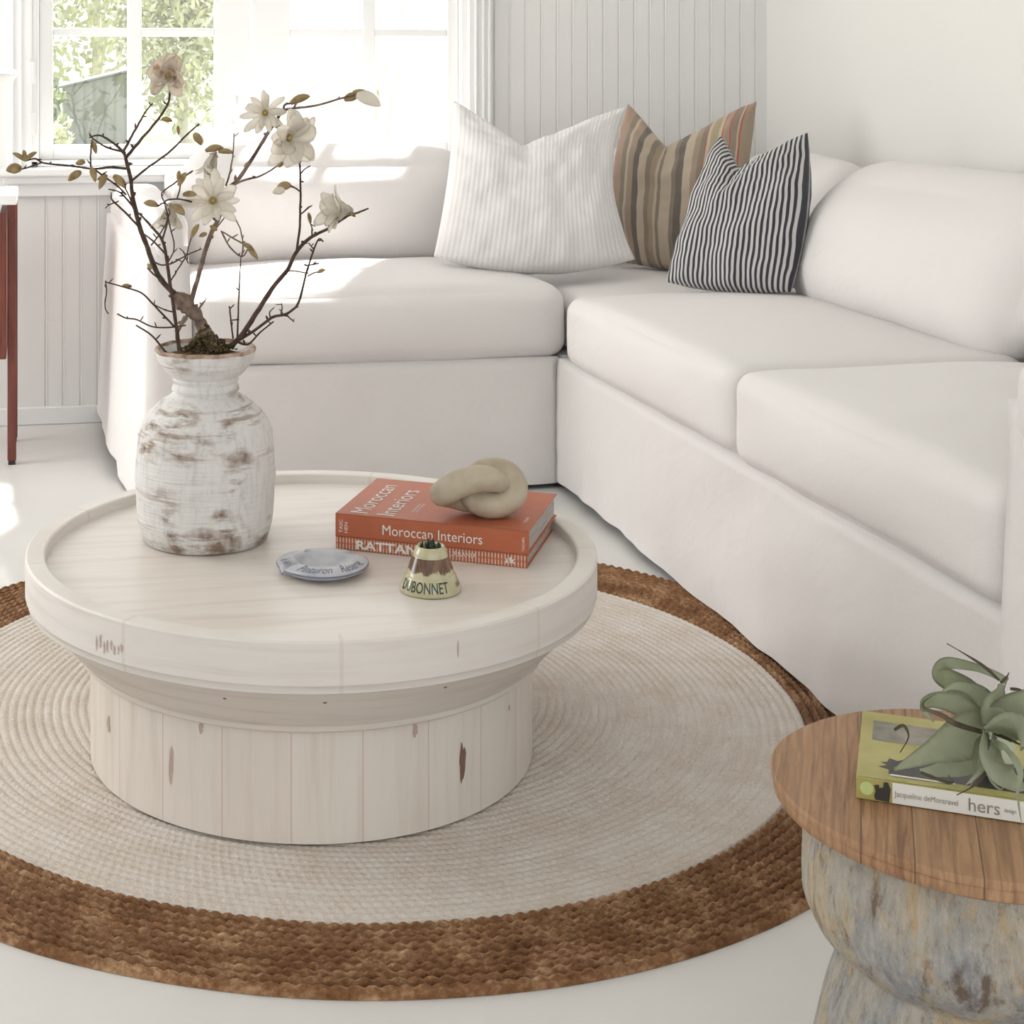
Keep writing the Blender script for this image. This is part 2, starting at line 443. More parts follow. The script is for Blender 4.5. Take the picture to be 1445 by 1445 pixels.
for (y0, y1, z0, z1) in ((YF, ly0, 0, HC), (ly1, YW, 0, HC), (ly0, ly1, 0, lz0), (ly0, ly1, lz1, HC)):
    box(bm, XL - .12, XL, y0, y1, z0, z1)
struct(link('wall_left', bm, M['plaster'], smooth=False))
# window: frame, two sashes, panes, stool
W = thing('window_1', '', ''); del W['label'], W['category']; struct(W)
W.location = (0, 0, 0)
bm = bmesh.new()
for (x0, x1, y0, y1, z0, z1) in (
    (-.098, -.022, YW - .022, YW, .79, 2.13), (1.375, 1.455, YW - .022, YW, .79, 2.13),   # casing sides
    (-.098, 1.455, YW - .022, YW, 2.05, 2.14),
    (wx0, wx0 + .03, YW, YW + .11, wz0, wz1), (wx1 - .03, wx1, YW, YW + .11, wz0, wz1),   # jambs
    (wx0, wx1, YW, YW + .11, wz0, wz0 + .02), (wx0, wx1, YW, YW + .11, wz1 - .03, wz1)):
    box(bm, x0, x1, y0, y1, z0, z1, .004)
for xx in (-.085, -.06, 1.395, 1.42, 1.44):
    box(bm, xx, xx + .008, YW - .028, YW - .02, .795, 2.10, .002)
link('window_frame', bm, M['trim'], W, smooth=False)
bm = bmesh.new()
box(bm, -.14, 1.49, YW - .075, YW + .02, .775, .80, .006)
box(bm, -.11, 1.46, YW - .05, YW, .75, .777, .006)
box(bm, -.098, 1.455, YW - .028, YW, .71, .752, .004)
link('window_stool', bm, M['trim'], W, smooth=False)
def sash(x0, x1, gx0, gx1):
    bm = bmesh.new(); ys0, ys1 = YW + .035, YW + .075
    gz0, gz1 = .866, 1.96
    box(bm, x0, gx0, ys0, ys1, .82, 2.02, .003); box(bm, gx1, x1, ys0, ys1, .82, 2.02, .003)
    box(bm, gx0, gx1, ys0, ys1, .82, gz0, .003); box(bm, gx0, gx1, ys0, ys1, gz1, 2.02, .003)
    mx = (gx0 + gx1) / 2
    box(bm, mx - .022, mx + .022, ys0 + .004, ys1 - .004, gz0, gz1, .004)
    for mz in (1.222, 1.59): box(bm, gx0, gx1, ys0 + .006, ys1 - .006, mz - .013, mz + .013, .004)
    s = link('sash', bm, M['trim'], W, smooth=False)
    bm = bmesh.new(); box(bm, gx0 - .005, gx1 + .005, YW + .052, YW + .056, gz0 - .005, gz1 + .005)
    link('pane', bm, M['glass'], s, smooth=False)
    return s
sash(.0, .665, .044, .554); sash(.675, 1.355, .795, 1.318)
for hz in (.90, 1.06):
    boxobj('hinge', M['hinge'], -.03, -.012, YW - .032, YW - .02, hz, hz + .07, .003, W)
bm = bmesh.new(); tube(bm, [(.62, YW + .03, .93), (.62, YW + .01, .93), (.62, YW + .005, .97), (.62, YW + .012, 1.02)], [.006, .006, .006, .005], 8)
link('latch', bm, M['hinge'], W)

# ------------------------------------------------------------------ the garden outside
struct(boxobj('ground', M['lawn'], -30, 40, YW + .2, 60, -.45, -.4))
o = boxobj('patio', M['patio'], -3, 12, YW + .2, 9.0, -.41, -.36)
struct(o)
# shed seen through the left panes
shc = at(142, 100, 24)
sh = thing('garden_shed', 'dark grey-green board shed beyond the left window panes', 'shed', (shc.x, shc.y, -.4))
bm = bmesh.new()
hw = .55
vs = [bm.verts.new(p) for p in ((-hw, -.8, 0), (hw, -.8, 0), (hw, .8, 0), (-hw, .8, 0), (-hw, -.8, 1.14), (hw, -.8, 1.40), (hw, .8, 1.40), (-hw, .8, 1.14))]
for f in ((0, 3, 2, 1), (4, 5, 6, 7), (0, 1, 5, 4), (1, 2, 6, 5), (2, 3, 7, 6), (3, 0, 4, 7)): bm.faces.new([vs[i] for i in f])
for k in range(8): box(bm, -hw + k * .145, -hw + .012 + k * .145, -.812, -.8, 0, 1.12 + k * .034)
link('wall', bm, M['shedw'], sh, smooth=False)
bm = bmesh.new()
vs = [bm.verts.new(p) for p in ((-.62, -.9, 1.13), (.62, -.9, 1.43), (.62, .9, 1.43), (-.62, .9, 1.13), (-.62, -.9, 1.16), (.62, -.9, 1.46), (.62, .9, 1.46), (-.62, .9, 1.16))]
for f in ((0, 1, 2, 3), (4, 7, 6, 5), (0, 4, 5, 1), (1, 5, 6, 2), (2, 6, 7, 3), (3, 7, 4, 0)): bm.faces.new([vs[i] for i in f])
link('roof', bm, M['shroof'], sh, smooth=False)
def tree(name, label, x, y, h, cr, mat, trunk_h, seed, n=700, ls=.14, group=None, cat='tree'):
    rnd = random.Random(seed)
    t_ = thing(name, label, cat, (x, y, -.4), group)
    bm = bmesh.new()
    if trunk_h > 0:
        pts = [(0, 0, 0), (.05, .02, trunk_h * .5), (-.04, 0, trunk_h), (.05, .05, h * .8)]
        tube(bm, pts, [.16, .12, .1, .04], 9)
        for k in range(7):
            a = rnd.random() * 2 * PI; z = trunk_h + rnd.random() * (h - trunk_h) * .5
            L = cr * (.6 + .4 * rnd.random())
            tube(bm, [(0, 0, z), (math.cos(a) * L * .5, math.sin(a) * L * .5, z + .3 * L), (math.cos(a) * L, math.sin(a) * L, z + .7 * L)], [.05, .035, .012], 6)
        link('trunk', bm, M['tbark'], t_)
    else: bm.free()
    bm = bmesh.new()
    zc = (h + trunk_h) / 2; hh = (h - trunk_h) / 2
    for k in range(n):
        v = Vector((rnd.gauss(0, 1), rnd.gauss(0, 1), rnd.gauss(0, 1))).normalized() * (rnd.random() ** .45)
        p = Vector((v.x * cr, v.y * cr, zc + v.z * hh))
        q = p + Vector((rnd.uniform(-1, 1), rnd.uniform(-1, 1), rnd.uniform(-1, 1))) * .1
        a = Vector((rnd.uniform(-1, 1), rnd.uniform(-1, 1), rnd.uniform(-1, 1))).normalized()
        b = a.orthogonal().normalized()
        s = ls * rnd.uniform(.6, 1.5)
        vs = [bm.verts.new(q + a * s), bm.verts.new(q + b * s * .5), bm.verts.new(q - a * s), bm.verts.new(q - b * s * .5)]
        bm.faces.new(vs)
    link('foliage', bm, mat, t_, smooth=False)
    return t_
tree('leafy_tree', 'sunlit leafy tree rising over the shed in the left panes', 1.2, 34, 7.5, 3.6, M['leaf_a'], 1.0, 1, 7000, .11)
p_ = at(262, 100, 29); tree('leafy_tree', 'pale green tree right of the shed beyond the window', p_.x, p_.y, 5.0, 1.3, M['leaf_a'], .2, 2, 4200, .09)
p_ = at(80, 180, 17); tree('round_shrub', 'low yellow-green shrub at the left end of the shed', p_.x, p_.y, .95, .10, M['leaf_a'], 0, 3, 600, .05, cat='shrub')
p_ = at(76, 150, 21); tree('round_shrub', 'dark bush behind the left end of the shed', p_.x - .1, p_.y, 1.6, .16, M['leaf_b'], 0, 4, 700, .07, cat='shrub')
tt = thing('leaning_tree', 'pale bare curved tree trunk beyond the right-hand window pane', 'tree', (2.28, 11, -.4))
bm = bmesh.new()
tube(bm, smooth_prof([(0, 0, 0), (.02, 0, .8), (.12, .05, 1.4), (.30, .1, 2.0), (.38, .1, 2.9), (.3, .2, 4)], 4), [.085 - .003 * i for i in range(21)], 9)
tube(bm, [(.05, 0, 1.1), (-.1, .1, 1.7), (-.12, .1, 2.5)], [.045, .03, .02], 7)
link('trunk', bm, M['tbark'], tt)
hw = boxobj('garden_wall', M['render'], 1.6, 9, 13.5, 13.8, -.4, 3.4)
tag(hw, 'white rendered garden wall beyond the right-hand panes', 'wall')

# ------------------------------------------------------------------ rug
RC = (.5534, 2.834)
rug = thing('round_rug', 'round braided jute rug, bleached centre and brown border', 'rug', (RC[0], RC[1], 0))
def ringmesh(name, r0, r1, pitch, sub, nseg, hgt, stitch, mat, sa=.0032, sl=.0022):
    nrow = round((r1 - r0) / pitch); pitch = (r1 - r0) / nrow
    verts = []; faces = []; NR = nrow * sub + 1
    for i in range(NR):
        r = r0 + i * pitch / sub; ph = (i % sub) / sub; row = i // sub
        prof = math.sin(PI * ph) ** (.6 if hgt < .005 else .8) if ph > 0 else 0
        rowo = noise.noise(Vector((row * 3.7, 1, 2))) * .002
        for k in range(nseg):
            a = 2 * PI * k / nseg
            z = .006 + hgt * prof - hgt * .5
            rr = r
            if stitch:
                # two strand chevron
                s_ = a * r1 / stitch + (ph - .5) * (1.3 if ph < .5 else -1.3) + (row % 2) * .5 + .12 * noise.noise(Vector((row * 2.3, a * 9, 3)))
                z += prof * sa * math.cos(2 * PI * s_)
                rr += sl * math.sin(2 * PI * s_) * prof
            rr += .0035 * noise.noise(Vector((math.cos(a) * 3, math.sin(a) * 3, 1.3))) * (r / r1)
            z += rowo * .5 + .0015 * noise.noise(Vector((rr * math.cos(a) * 6, rr * math.sin(a) * 6, 5)))
            if i == NR - 1: z = 0.0005
            verts.append((rr * math.cos(a), rr * math.sin(a), z))
    for i in range(NR - 1):
        for k in range(nseg):
            j = (k + 1) % nseg
            faces.append((i * nseg + k, i * nseg + j, (i + 1) * nseg + j, (i + 1) * nseg + k))
    if r0 < .05: faces.append(tuple(range(nseg)))
    me = bpy.data.meshes.new(name); me.from_pydata(verts, [], faces); me.update()
    for p in me.polygons: p.use_smooth = True
    if me.polygons[0].normal.z < 0: me.flip_normals()
    me.materials.append(mat)
    o = bpy.data.objects.new(name, me); COL.objects.link(o); o.parent = rug
    return o
ringmesh('rug_centre', .02, .772, .0150, 5, 1200, .0028, .016, M['jute_w'], .0010, .0010)
ringmesh('rug_border', .772, .932, .0162, 8, 2000, .0125, .021, M['jute_b'], .0020, .0006)

# ------------------------------------------------------------------ coffee table
TC = (.444, 2.647)
ct = thing('coffee_table', 'low round whitewashed pine table with tray rim on drum base', 'coffee table', (TC[0], TC[1], .011))
Z0 = .011
bm = bmesh.new(); lathe(bm, [(0, 0), (.362, 0), (.362, .17), (0, .17)], 160)
o = sharp(link('drum_base', bm, M['pine_side'], ct))
bm = bmesh.new(); lathe(bm, [(.20, .165), (.376, .165), (.379, .168), (.381, .176), (.450, .252), (.455, .258), (.20, .258)], 160)
sharp(link('flared_moulding', bm, M['pine_cone'], ct), 20)
bm = bmesh.new(); lathe(bm, [(.30, .250), (.458, .251), (.462, .254), (.463, .262), (.466, .266), (.466, .324), (.463, .327), (.437, .327), (.434, .325), (.432, .309), (.429, .309), (.30, .309)], 160)
sharp(link('rim', bm, M['pine_band'], ct), 30)
bm = bmesh.new(); lathe(bm, [(0, .306), (.433, .306), (.433, .3095), (0, .3095)], 160)
sharp(link('tray_surface', bm, M['pine_top'], ct), 30)
ZT = Z0 + .3095
# knots and nail holes on the table's outer faces
def patch(bm, r0, r1f, ang, z, w, h, n=20, star=0, seed=0):
    """a thin blotch lying on a lathe surface of radius r1f(z)"""
    c = []
    for k in range(n):
        a = 2 * PI * k / n
        s = 1 + star * noise.noise(Vector((math.cos(a) * 2, math.sin(a) * 2, seed)))
        zz_ = z + h * math.sin(a) * s; aa = ang + w * math.cos(a) * s / r0
        r = r1f(zz_) + .0006
        c.append(bm.verts.new((r * math.cos(aa), r * math.sin(aa), zz_)))
    bm.faces.new(c)
def ang_at(px, R, depth_c=2.684):
    # angle round the table of the visible point at px
    best = None
    for k in range(1440):
        a = -PI + k * PI / 720 * 1.0
        X = TC[0] + R * math.cos(a); Y = TC[1] + R * math.sin(a)
        xc = X * cs - Y * sn; zc = X * sn + Y * cs
        if zc > depth_c: continue
        d = abs(CX + F * xc / zc - px)
        if best is None or d < best[0]: best = (d, a)
    return best[1]
def knot(r, rf, px, z, w, h, dark, **kw):
    bm = bmesh.new(); patch(bm, r, rf, ang_at(px, r), z, w, h, **kw)
    _k = link('knot', bm, M['knot'] if dark else M['knot2'], ct, smooth=False); _k['label'] = 'dark brown knot' if dark else 'faint pinkish knot'
for px, z, w, h, dk in ((652, .085, .0062, .026, 1), (153, .10, .006, .012, 0), (242, .085, .004, .030, 0), (586, .150, .004, .012, 0), (284, .155, .004, .012, 0), (718, .13, .003, .005, 0)):
    knot(.362, lambda q: .362, px, z, w, h, dk, star=.7, seed=px)
for px, z in ((316, .228), (458, .229), (626, .236)):
    knot(.43, lambda q: .3805 + (q - .176) * .908, px, z, .003, .0018, 1)
for k in range(8):
    knot(.466, lambda q: .466, 137 + k * 5, .285 + .004 * math.sin(k * 2.1), .0018, .010 - .0006 * k, 0, star=.8, seed=k)
knot(.466, lambda q: .466, 646, .30, .0012, .012, 0)

# ------------------------------------------------------------------ sofa
sofa = thing('sectional_sofa', 'white slipcovered L-shaped sectional sofa filling the corner under the window', 'sofa', (1.35, 4.13, 0))
SO = Vector((1.35, 4.13, 0))
def sofa_part(name, bm, mat=None, label=None):
    bmesh.ops.translate(bm, verts=bm.verts, vec=-SO)
    o = link(name, bm, mat or M['slip'], sofa)
    if label: o['label'] = label
    return o
def cushion(bm, x0, x1, y0, y1, z0, z1, r=.05, b=(.01, .01, .03), n=26, seed=0, amp=.006, warp=None):
    hx, hy, hz = (x1 - x0) / 2, (y1 - y0) / 2, (z1 - z0) / 2
    c = Vector(((x0 + x1) / 2, (y0 + y1) / 2, (z0 + z1) / 2)); H = Vector((hx, hy, hz))
    grid = {}
    def key(i, j, k): return (i, j, k)
    def vert(i, j, k):
        if (i, j, k) in grid: return grid[(i, j, k)]
        def rm(t_, h):   # denser near edges
            s = 2 * t_ / n - 1
            return math.sin(s * PI / 2) * .5 + s * .5
        p = Vector((rm(i, hx), rm(j, hy), rm(k, hz)))
        q = Vector((p.x * hx, p.y * hy, p.z * hz))
        inner = Vector([max(-(H[a] - r), min(H[a] - r, q[a])) for a in range(3)])
        d = q - inner
        if d.length > 1e-6:
            # cube corner -> sphere
            m_ = max(abs(d.x), abs(d.y), abs(d.z))
            d = d.normalized() * m_
        s = inner + d
        s.x += b[0] * p.x * ((1 - p.y ** 2) * (1 - p.z ** 2)) ** 1.5
        s.y += b[1] * p.y * ((1 - p.x ** 2) * (1 - p.z ** 2)) ** 1.5
        s.z += b[2] * p.z * (1 - p.x ** 2) ** (1.5 if b[2] < .02 else .8) * (1 - p.y ** 2) ** (1.5 if b[2] < .02 else .8)
        nn = Vector((fbm(s.x * 3 + seed, s.y * 3, s.z * 3), fbm(s.x * 3, s.y * 3 + seed, s.z * 3 + 7), fbm(s.x * 3, s.y * 3, s.z * 3 + seed))) * amp
        s += nn
        s += c
        if warp: s = warp(s, p)
        v = bm.verts.new(s); grid[(i, j, k)] = v
        return v
    rng = range(n)
    for i in rng:
        for j in rng:
            for (f) in (
                ((i, j, 0), (i, j + 1, 0), (i + 1, j + 1, 0), (i + 1, j, 0)),
                ((i, j, n), (i + 1, j, n), (i + 1, j + 1, n), (i, j + 1, n)),
                ((0, i, j), (0, i, j + 1), (0, i + 1, j + 1), (0, i + 1, j)),
                ((n, i, j), (n, i + 1, j), (n, i + 1, j + 1), (n, i, j + 1)),
                ((i, 0, j), (i + 1, 0, j), (i + 1, 0, j + 1), (i, 0, j + 1)),
                ((i, n, j), (i, n, j + 1), (i + 1, n, j + 1), (i + 1, n, j))):
                bm.faces.new([vert(*q) for q in f])
def skirt(bm, path, z0, z1, flare=.01, fold=.008, seed=0, ds=.02, rows=14, hem=None, closed=True, side=None):
    """cloth skirt hanging along a floor outline; closed top"""
    P = [Vector((p[0], p[1], 0)) for p in path]
    pts = []
    m_ = len(P)
    for i in range(m_):
        a = P[i]; b_ = P[(i + 1) % m_]; L = (b_ - a).length; k = max(2, int(L / ds))
        d = (b_ - a).normalized(); nrm = Vector((d.y, -d.x, 0))
        for s in range(k):
            pts.append((a + (b_ - a) * (s / k), nrm, i))
    # smooth the normals round the corners
    N = len(pts); out = []
    for i in range(N):
        nr = Vector((0, 0, 0))
        for o_ in (-1, 0, 1): nr += pts[(i + o_) % N][1]
        out.append(nr.normalized())
    rings = []
    for r in range(rows + 1):
        t_ = r / rows; ring = []
        for i, (p, _, e) in enumerate(pts):
            w = (1 - t_)
            s = i * ds
            f = fbm(p.x * 3.2 + seed, p.y * 3.2, t_ * .5 + seed) * .5 + .5 * fbm(p.x * 7 + seed, p.y * 7, t_ * .6, 2)
            dg = fbm(p.x * 2.5 + t_ * 1.2 + seed * 3, p.y * 2.5 + t_ * 1.2, 5, 3)
            off = flare * w ** 1.3 + fold * (w ** .8 * f + .45 * dg)
            z = z0 + (z1 - z0) * t_
            if r == 0:
                z += .006 * fbm(p.x * 2.5, p.y * 2.5, seed + 9)
            if hem: z = hem(p, z, t_)
            if side: off += side(p, t_)
            q = p + out[i] * off; q.z = z
            ring.append(bm.verts.new(q))
        rings.append(ring)
    for a, b_ in zip(rings, rings[1:]):
        for i in range(N):
            j = (i + 1) % N
            bm.faces.new((a[i], a[j], b_[j], b_[i]))
    bm.faces.new(rings[-1])
SZ = .345
# base of the run under the window (outline counter-clockwise seen from above)
bm = bmesh.new()
def hemL(p, z, t_):
    return z + .0 
skirt(bm, [(.375, 4.135), (1.362, 4.135), (1.362, 5.09), (.375, 5.09)], .014, SZ, .008, .017, 2)
sofa_part('slipcover_skirt', bm)
bm = bmesh.new()
skirt(bm, [(1.352, 2.085), (2.39, 2.085), (2.39, 4.125), (1.352, 4.125)], .020, SZ, .006, .015, 6)
sofa_part('slipcover_skirt', bm)
bm = bmesh.new()
skirt(bm, [(1.37, 4.15), (2.39, 4.15), (2.39, 5.09), (1.37, 5.09)], .014, SZ, .002, .004, 9)
sofa_part('slipcover_skirt', bm)
# seat cushions
def droop(front_axis, edge):
    def w(s, p): return s
    return w
bm = bmesh.new(); cushion(bm, .385, 1.380, 4.125, 4.82, SZ + .003, .532, .045, (.006, .022, .034), seed=1)
sofa_part('seat_cushion', bm, M['slipc'])
bm = bmesh.new(); cushion(bm, 1.390, 2.1, 4.04, 4.86, SZ + .003, .505, .05, (.0, .01, .018), seed=2)
sofa_part('seat_cushion', bm, M['slipc'])
bm = bmesh.new(); cushion(bm, 1.338, 1.99, 3.004, 4.03, SZ + .003, .525, .038, (.018, .004, .028), seed=3)
sofa_part('seat_cushion', bm, M['slipc'])
bm = bmesh.new(); cushion(bm, 1.338, 1.99, 2.09, 3.002, SZ + .003, .525, .038, (.018, .004, .032), seed=4)
sofa_part('seat_cushion', bm, M['slipc'])
# back cushions
def leanX(x_piv, k, zb): 
    def w(s, p): s.x += (s.z - zb) * k; return s
    return w
def leanY(k, zb):
    def w(s, p): s.y += (s.z - zb) * k; return s
    return w
bm = bmesh.new(); cushion(bm, .40, 1.33, 4.68, 4.94, .50, .85, .115, (.01, .035, .03), seed=5, warp=leanY(.22, .5))
sofa_part('back_cushion', bm, M['slipc'])
bm = bmesh.new(); cushion(bm, 1.345, 2.0, 4.70, 4.94, .50, .83, .115, (.01, .03, .03), seed=6, warp=leanY(.22, .5))
sofa_part('back_cushion', bm, M['slipc'])
bm = bmesh.new(); cushion(bm, 2.02, 2.27, 4.12, 4.80, .50, .83, .115, (.03, .01, .03), seed=7, warp=leanX(0, .22, .5))
sofa_part('back_cushion', bm, M['slipc'])
bm = bmesh.new(); cushion(bm, 1.87, 2.19, 2.975, 4.02, .475, .868, .155, (.045, .03, .008), seed=8, warp=leanX(0, .40, .5))
sofa_part('back_cushion', bm, M['slipc'])
bm = bmesh.new(); cushion(bm, 1.87, 2.19, 2.10, 3.01, .475, .858, .155, (.045, .008, .008), seed=9, warp=leanX(0, .40, .5))
sofa_part('back_cushion', bm, M['slipc'])
# low backs behind the cushions
bm = bmesh.new(); cushion(bm, .385, 2.38, 5.0, 5.085, .2, .80, .035, (.0, .0, .006), n=14, seed=10)
sofa_part('backrest', bm)
bm = bmesh.new(); cushion(bm, 2.30, 2.395, 2.08, 4.98, .2, .80, .035, (.0, .0, .006), n=14, seed=11)
sofa_part('backrest', bm)
# left arm : upholstered box, wider toward the back, skirt drops to the floor in front
bm = bmesh.new()
def armside(p, t_):
    return 0
def armhem(p, z, t_):
    if t_ < .08 and p.y > 4.42 and p.x < .3: z += .035 * (1 - t_ / .08)
    return z
skirt(bm, [(.275, 4.13), (.375, 4.13), (.375, 5.09), (.205, 5.09), (.225, 4.5)], .012, .66, .030, .010, 12, ds=.02, rows=22, hem=armhem)
bm2 = bm
cushion(bm, .215, .378, 4.125, 5.09, .60, .752, .055, (.004, .004, .008), n=16, seed=12, warp=lambda s, p: Vector((s.x + .055 * (1 - p.y) / 2 * (1 - p.x) / 2, s.y, s.z)))
sofa_part('arm', bm)
# right arm
bm = bmesh.new()
skirt(bm, [(1.335, 1.90), (2.39, 1.90), (2.39, 2.075), (1.335, 2.075)], .014, .66, .020, .007, 14, rows=22)
cushion(bm, 1.330, 2.395, 1.895, 2.080, .58, .735, .05, (.004, .004, .006), n=16, seed=13)
sofa_part('arm', bm)

# ------------------------------------------------------------------ throw pillows
def pillow(name, label, corners, T, mat, chop=.12, chopx=0.0, chopw=.28, group=None, belly=.03, side_in=.05, side_r=None, cat='pillow', n=56, seed=0, ear=0):
    TL, TR, BR, BL = corners
    nrm = (TR - TL).cross(TL - BL).normalized()
    if nrm.y > 0: nrm = -nrm      # toward the room
    wid = (TR - TL).length; hgt = (TL - BL).length
    bm = bmesh.new(); uvl = bm.loops.layers.uv.new('UVMap')
    upd = ((TL + TR) - (BL + BR)).normalized(); rt = ((TR + BR) - (TL + BL)).normalized()
    def P(u, v, sgn):
        a = (u + 1) / 2; b = (v + 1) / 2
        base_ = BL * (1 - a) * (1 - b) + BR * a * (1 - b) + TL * (1 - a) * b + TR * a * b
        e_ = abs(u - chopx) / ((1 - chopx) if u > chopx else (1 + chopx))
        ct_ = max(0, 1 - math.sqrt(e_ * e_ + .012) / 1.006) ** 1.12
        # edge shape
        base_ -= upd * chop * hgt * ct_ * max(0, b) ** 2.6
        base_ -= upd * belly * (1 - u * u) * (1 - b) ** 2
        base_ -= rt * (side_r if (side_r is not None and u > 0) else side_in) * wid * u * (1 - v * v)
        th = ((1 - u * u) ** .5 * (1 - v * v) ** .5) ** .75
        th *= 1 - .35 * ct_ * max(0, b) ** 3
        th *= 1 - .35 * (u * u * v * v) ** 1.5
        wr = .016 * fbm(u * 2.2 + seed, v * 2.2, seed) + .006 * fbm(u * 2 + v * 5 + seed, v * 2 - u, seed, 2) * (abs(u * v)) * (1 - (1 - abs(u)) * .2)
        # creases running in from the corners
        cv = -.020 * math.exp(-((u - chopx - .10 * (1 - b)) / .07) ** 2) * max(0, b - .45) * 1.8 + .010 * math.exp(-((u - chopx - .16) / .10) ** 2) * max(0, b - .45)
        cr = cv + .004 * math.sin(9 * (abs(u) - abs(v)) * 2) * (u * u * v * v)
        return base_ + nrm * sgn * (T * th * (1.0 if sgn > 0 else .8) + (wr + cr) * min(1, th * 2))
    F_ = {}; 
    for sgn in (1, -1):
        for i in range(n + 1):
            for j in range(n + 1):
                u = math.sin((2 * i / n - 1) * PI / 2); v = math.sin((2 * j / n - 1) * PI / 2)
                u = .5 * u + .5 * (2 * i / n - 1); v = .5 * v + .5 * (2 * j / n - 1)
                edge = i in (0, n) or j in (0, n)
                if edge and sgn == -1: F_[(i, j, -1)] = F_[(i, j, 1)]; continue
                F_[(i, j, sgn)] = (bm.verts.new(P(u, v, sgn)), (u, v))
    for sgn in (1, -1):
        for i in range(n):
            for j in range(n):
                q = [F_[(i, j, sgn)], F_[(i + 1, j, sgn)], F_[(i + 1, j + 1, sgn)], F_[(i, j + 1, sgn)]]
                f = bm.faces.new([x[0] for x in q])
                for lp, x in zip(f.loops, q): lp[uvl].uv = ((x[1][0] + 1) / 2, (x[1][1] + 1) / 2)
    o = link(name, bm, mat)
    rebase(o, (BL + BR) / 2)
    tag(o, label, cat, group)
    return o
def stripe_mat(name, stops, rep=1, fine=0, wob=.0, vary=None):
    m = new_mat(name, (.8, .8, .8), .9, .15, .15); t = NT(m)
    tc = t.node('ShaderNodeTexCoord'); sx = t.node('ShaderNodeSeparateXYZ'); t.link(tc.outputs['UV'], sx.inputs[0])
    x = sx.outputs[0]
    if wob: x = t.math('ADD', x, t.math('MULTIPLY', t.math('SUBTRACT', t.noise(t.coords((1, 1, 1), 'UV'), 5, 2), .5), wob))
    if rep != 1: x = t.math('FRACT', t.math('MULTIPLY', x, rep))
    c = t.ramp(x, stops, 'CONSTANT' if rep == 1 else 'LINEAR')
    w = t.noise(t.coords((1, 1, 1), 'UV'), 240, 2, .7)
    if fine: c = t.mix(t.math('MULTIPLY', t.ramp(w, [(.35, g(0)), (.65, g(1))]), fine), c, (.50, .42, .33))
    t.base(c); t.bump(w, .25, .003)
    return m
# white ribbed pillow
m = new_mat('white_ribbed_cotton', (.80, .775, .76), .9, .15, .2); t = NT(m)
tc = t.node('ShaderNodeTexCoord'); sx = t.node('ShaderNodeSeparateXYZ'); t.link(tc.outputs['UV'], sx.inputs[0])
rb = t.math('SINE', t.math('MULTIPLY', t.math('ADD', sx.outputs[0], t.math('MULTIPLY', t.noise(t.coords((1, 1, 1), 'UV'), 60, 2), .004)), 2 * PI * 40))
wn_ = t.noise(t.coords((1, 1, 1), 'UV'), 90, 3, .6)
t.base(t.mix(t.math('MULTIPLY', t.math('ADD', rb, 1.0), .5), (.775, .75, .735), (.82, .80, .785)))
t.bump(t.math('ADD', rb, wn_), .3, .0016); M['ribbed'] = m
BE, TA, GR, DK, RD, OL, PK = (.52, .43, .33), (.33, .25, .18), (.20, .165, .13), (.075, .07, .07), (.42, .05, .05), (.36, .31, .19), (.40, .20, .17)
st = []
seq = [(TA, 3), (PK, 2), (TA, 3), (GR, 3), (BE, 2), (TA, 4), (DK, 4), (BE, 5), (GR, 3), (TA, 3), (BE, 2), (GR, 2), (BE, 7), (GR, 3), (DK, 5), (BE, 6), (TA, 4), (GR, 3), (RD, 1), (BE, 2), (OL, 5), (BE, 2), (RD, 1), (TA, 4), (RD, 1), (GR, 4), (BE, 1), (RD, 1), (TA, 4)]
tot = sum(w for _, w in seq); acc = 0
for c_, w in seq: st.append((acc / tot, c_)); acc += w
M['kilim'] = stripe_mat('striped_wool', st[:31], 1, .5, .012)
M['ticking'] = stripe_mat('navy_ticking', [(0, (.60, .585, .57)), (.42, (.62, .60, .585)), (.50, (.05, .05, .062)), (.92, (.05, .05, .062)), (1.0, (.60, .585, .57))], 26, 0, .004)
pillow('throw_pillow', 'large white ribbed pillow leaning against the window-side back', (at(641, 143, 4.78), at(886, 150, 4.80), at(897, 366, 4.52), at(612, 362, 4.50)), .10, M['ribbed'], .34, -.20, .34, belly=.045, side_in=.02, side_r=.11, seed=1)
pillow('throw_pillow', 'beige and brown striped pillow with red lines behind the other two', (at(886, 147, 4.98), at(1068, 143, 4.76), at(1050, 378, 4.58), at(868, 366, 4.78)), .09, M['kilim'], .33, -.28, .30, belly=.02, side_in=-.05, side_r=.03, seed=4)
pillow('throw_pillow', 'small navy and white ticking-striped pillow in front at right', (at(1016, 191, 4.38), at(1140, 187, 4.24), at(1116, 412, 4.08), at(940, 398, 4.24)), .09, M['ticking'], .28, -.25, .24, belly=.012, side_in=-.02, side_r=-.09, seed=8)

# ------------------------------------------------------------------ vase with magnolia
vd = 2.76
vc = at(290, 700, vd); VX, VY = vc.x, vc.y
prof = [(0, 0), (.098, 0), (.1045, .003), (.1105, .018), (.1155, .045), (.118, .08), (.119, .11), (.1185, .14), (.115, .176), (.108, .197), (.099, .212), (.078, .232), (.060, .244), (.0545, .249)]
prof = prof[:3] + smooth_prof(prof[3:], 4) + [(.0535, .251), (.0570, .254), (.0575, .259), (.0545, .263), (.0535, .267), (.0565, .270), (.0555, .2735), (.0565, .276), (.0620, .2805), (.0690, .287), (.0755, .295), (.0805, .303), (.0840, .312), (.0855, .320)]
def vj(r, z, a):
    return r * (1 + .008 * fbm(math.cos(a) * 1.5, math.sin(a) * 1.5, z * 12) ) + .0008 * math.sin(z * 700) * (r > .03), z
vase = thing('wooden_vase', 'rustic whitewashed wooden vase holding the magnolia branches', 'vase', (VX, VY, ZT))
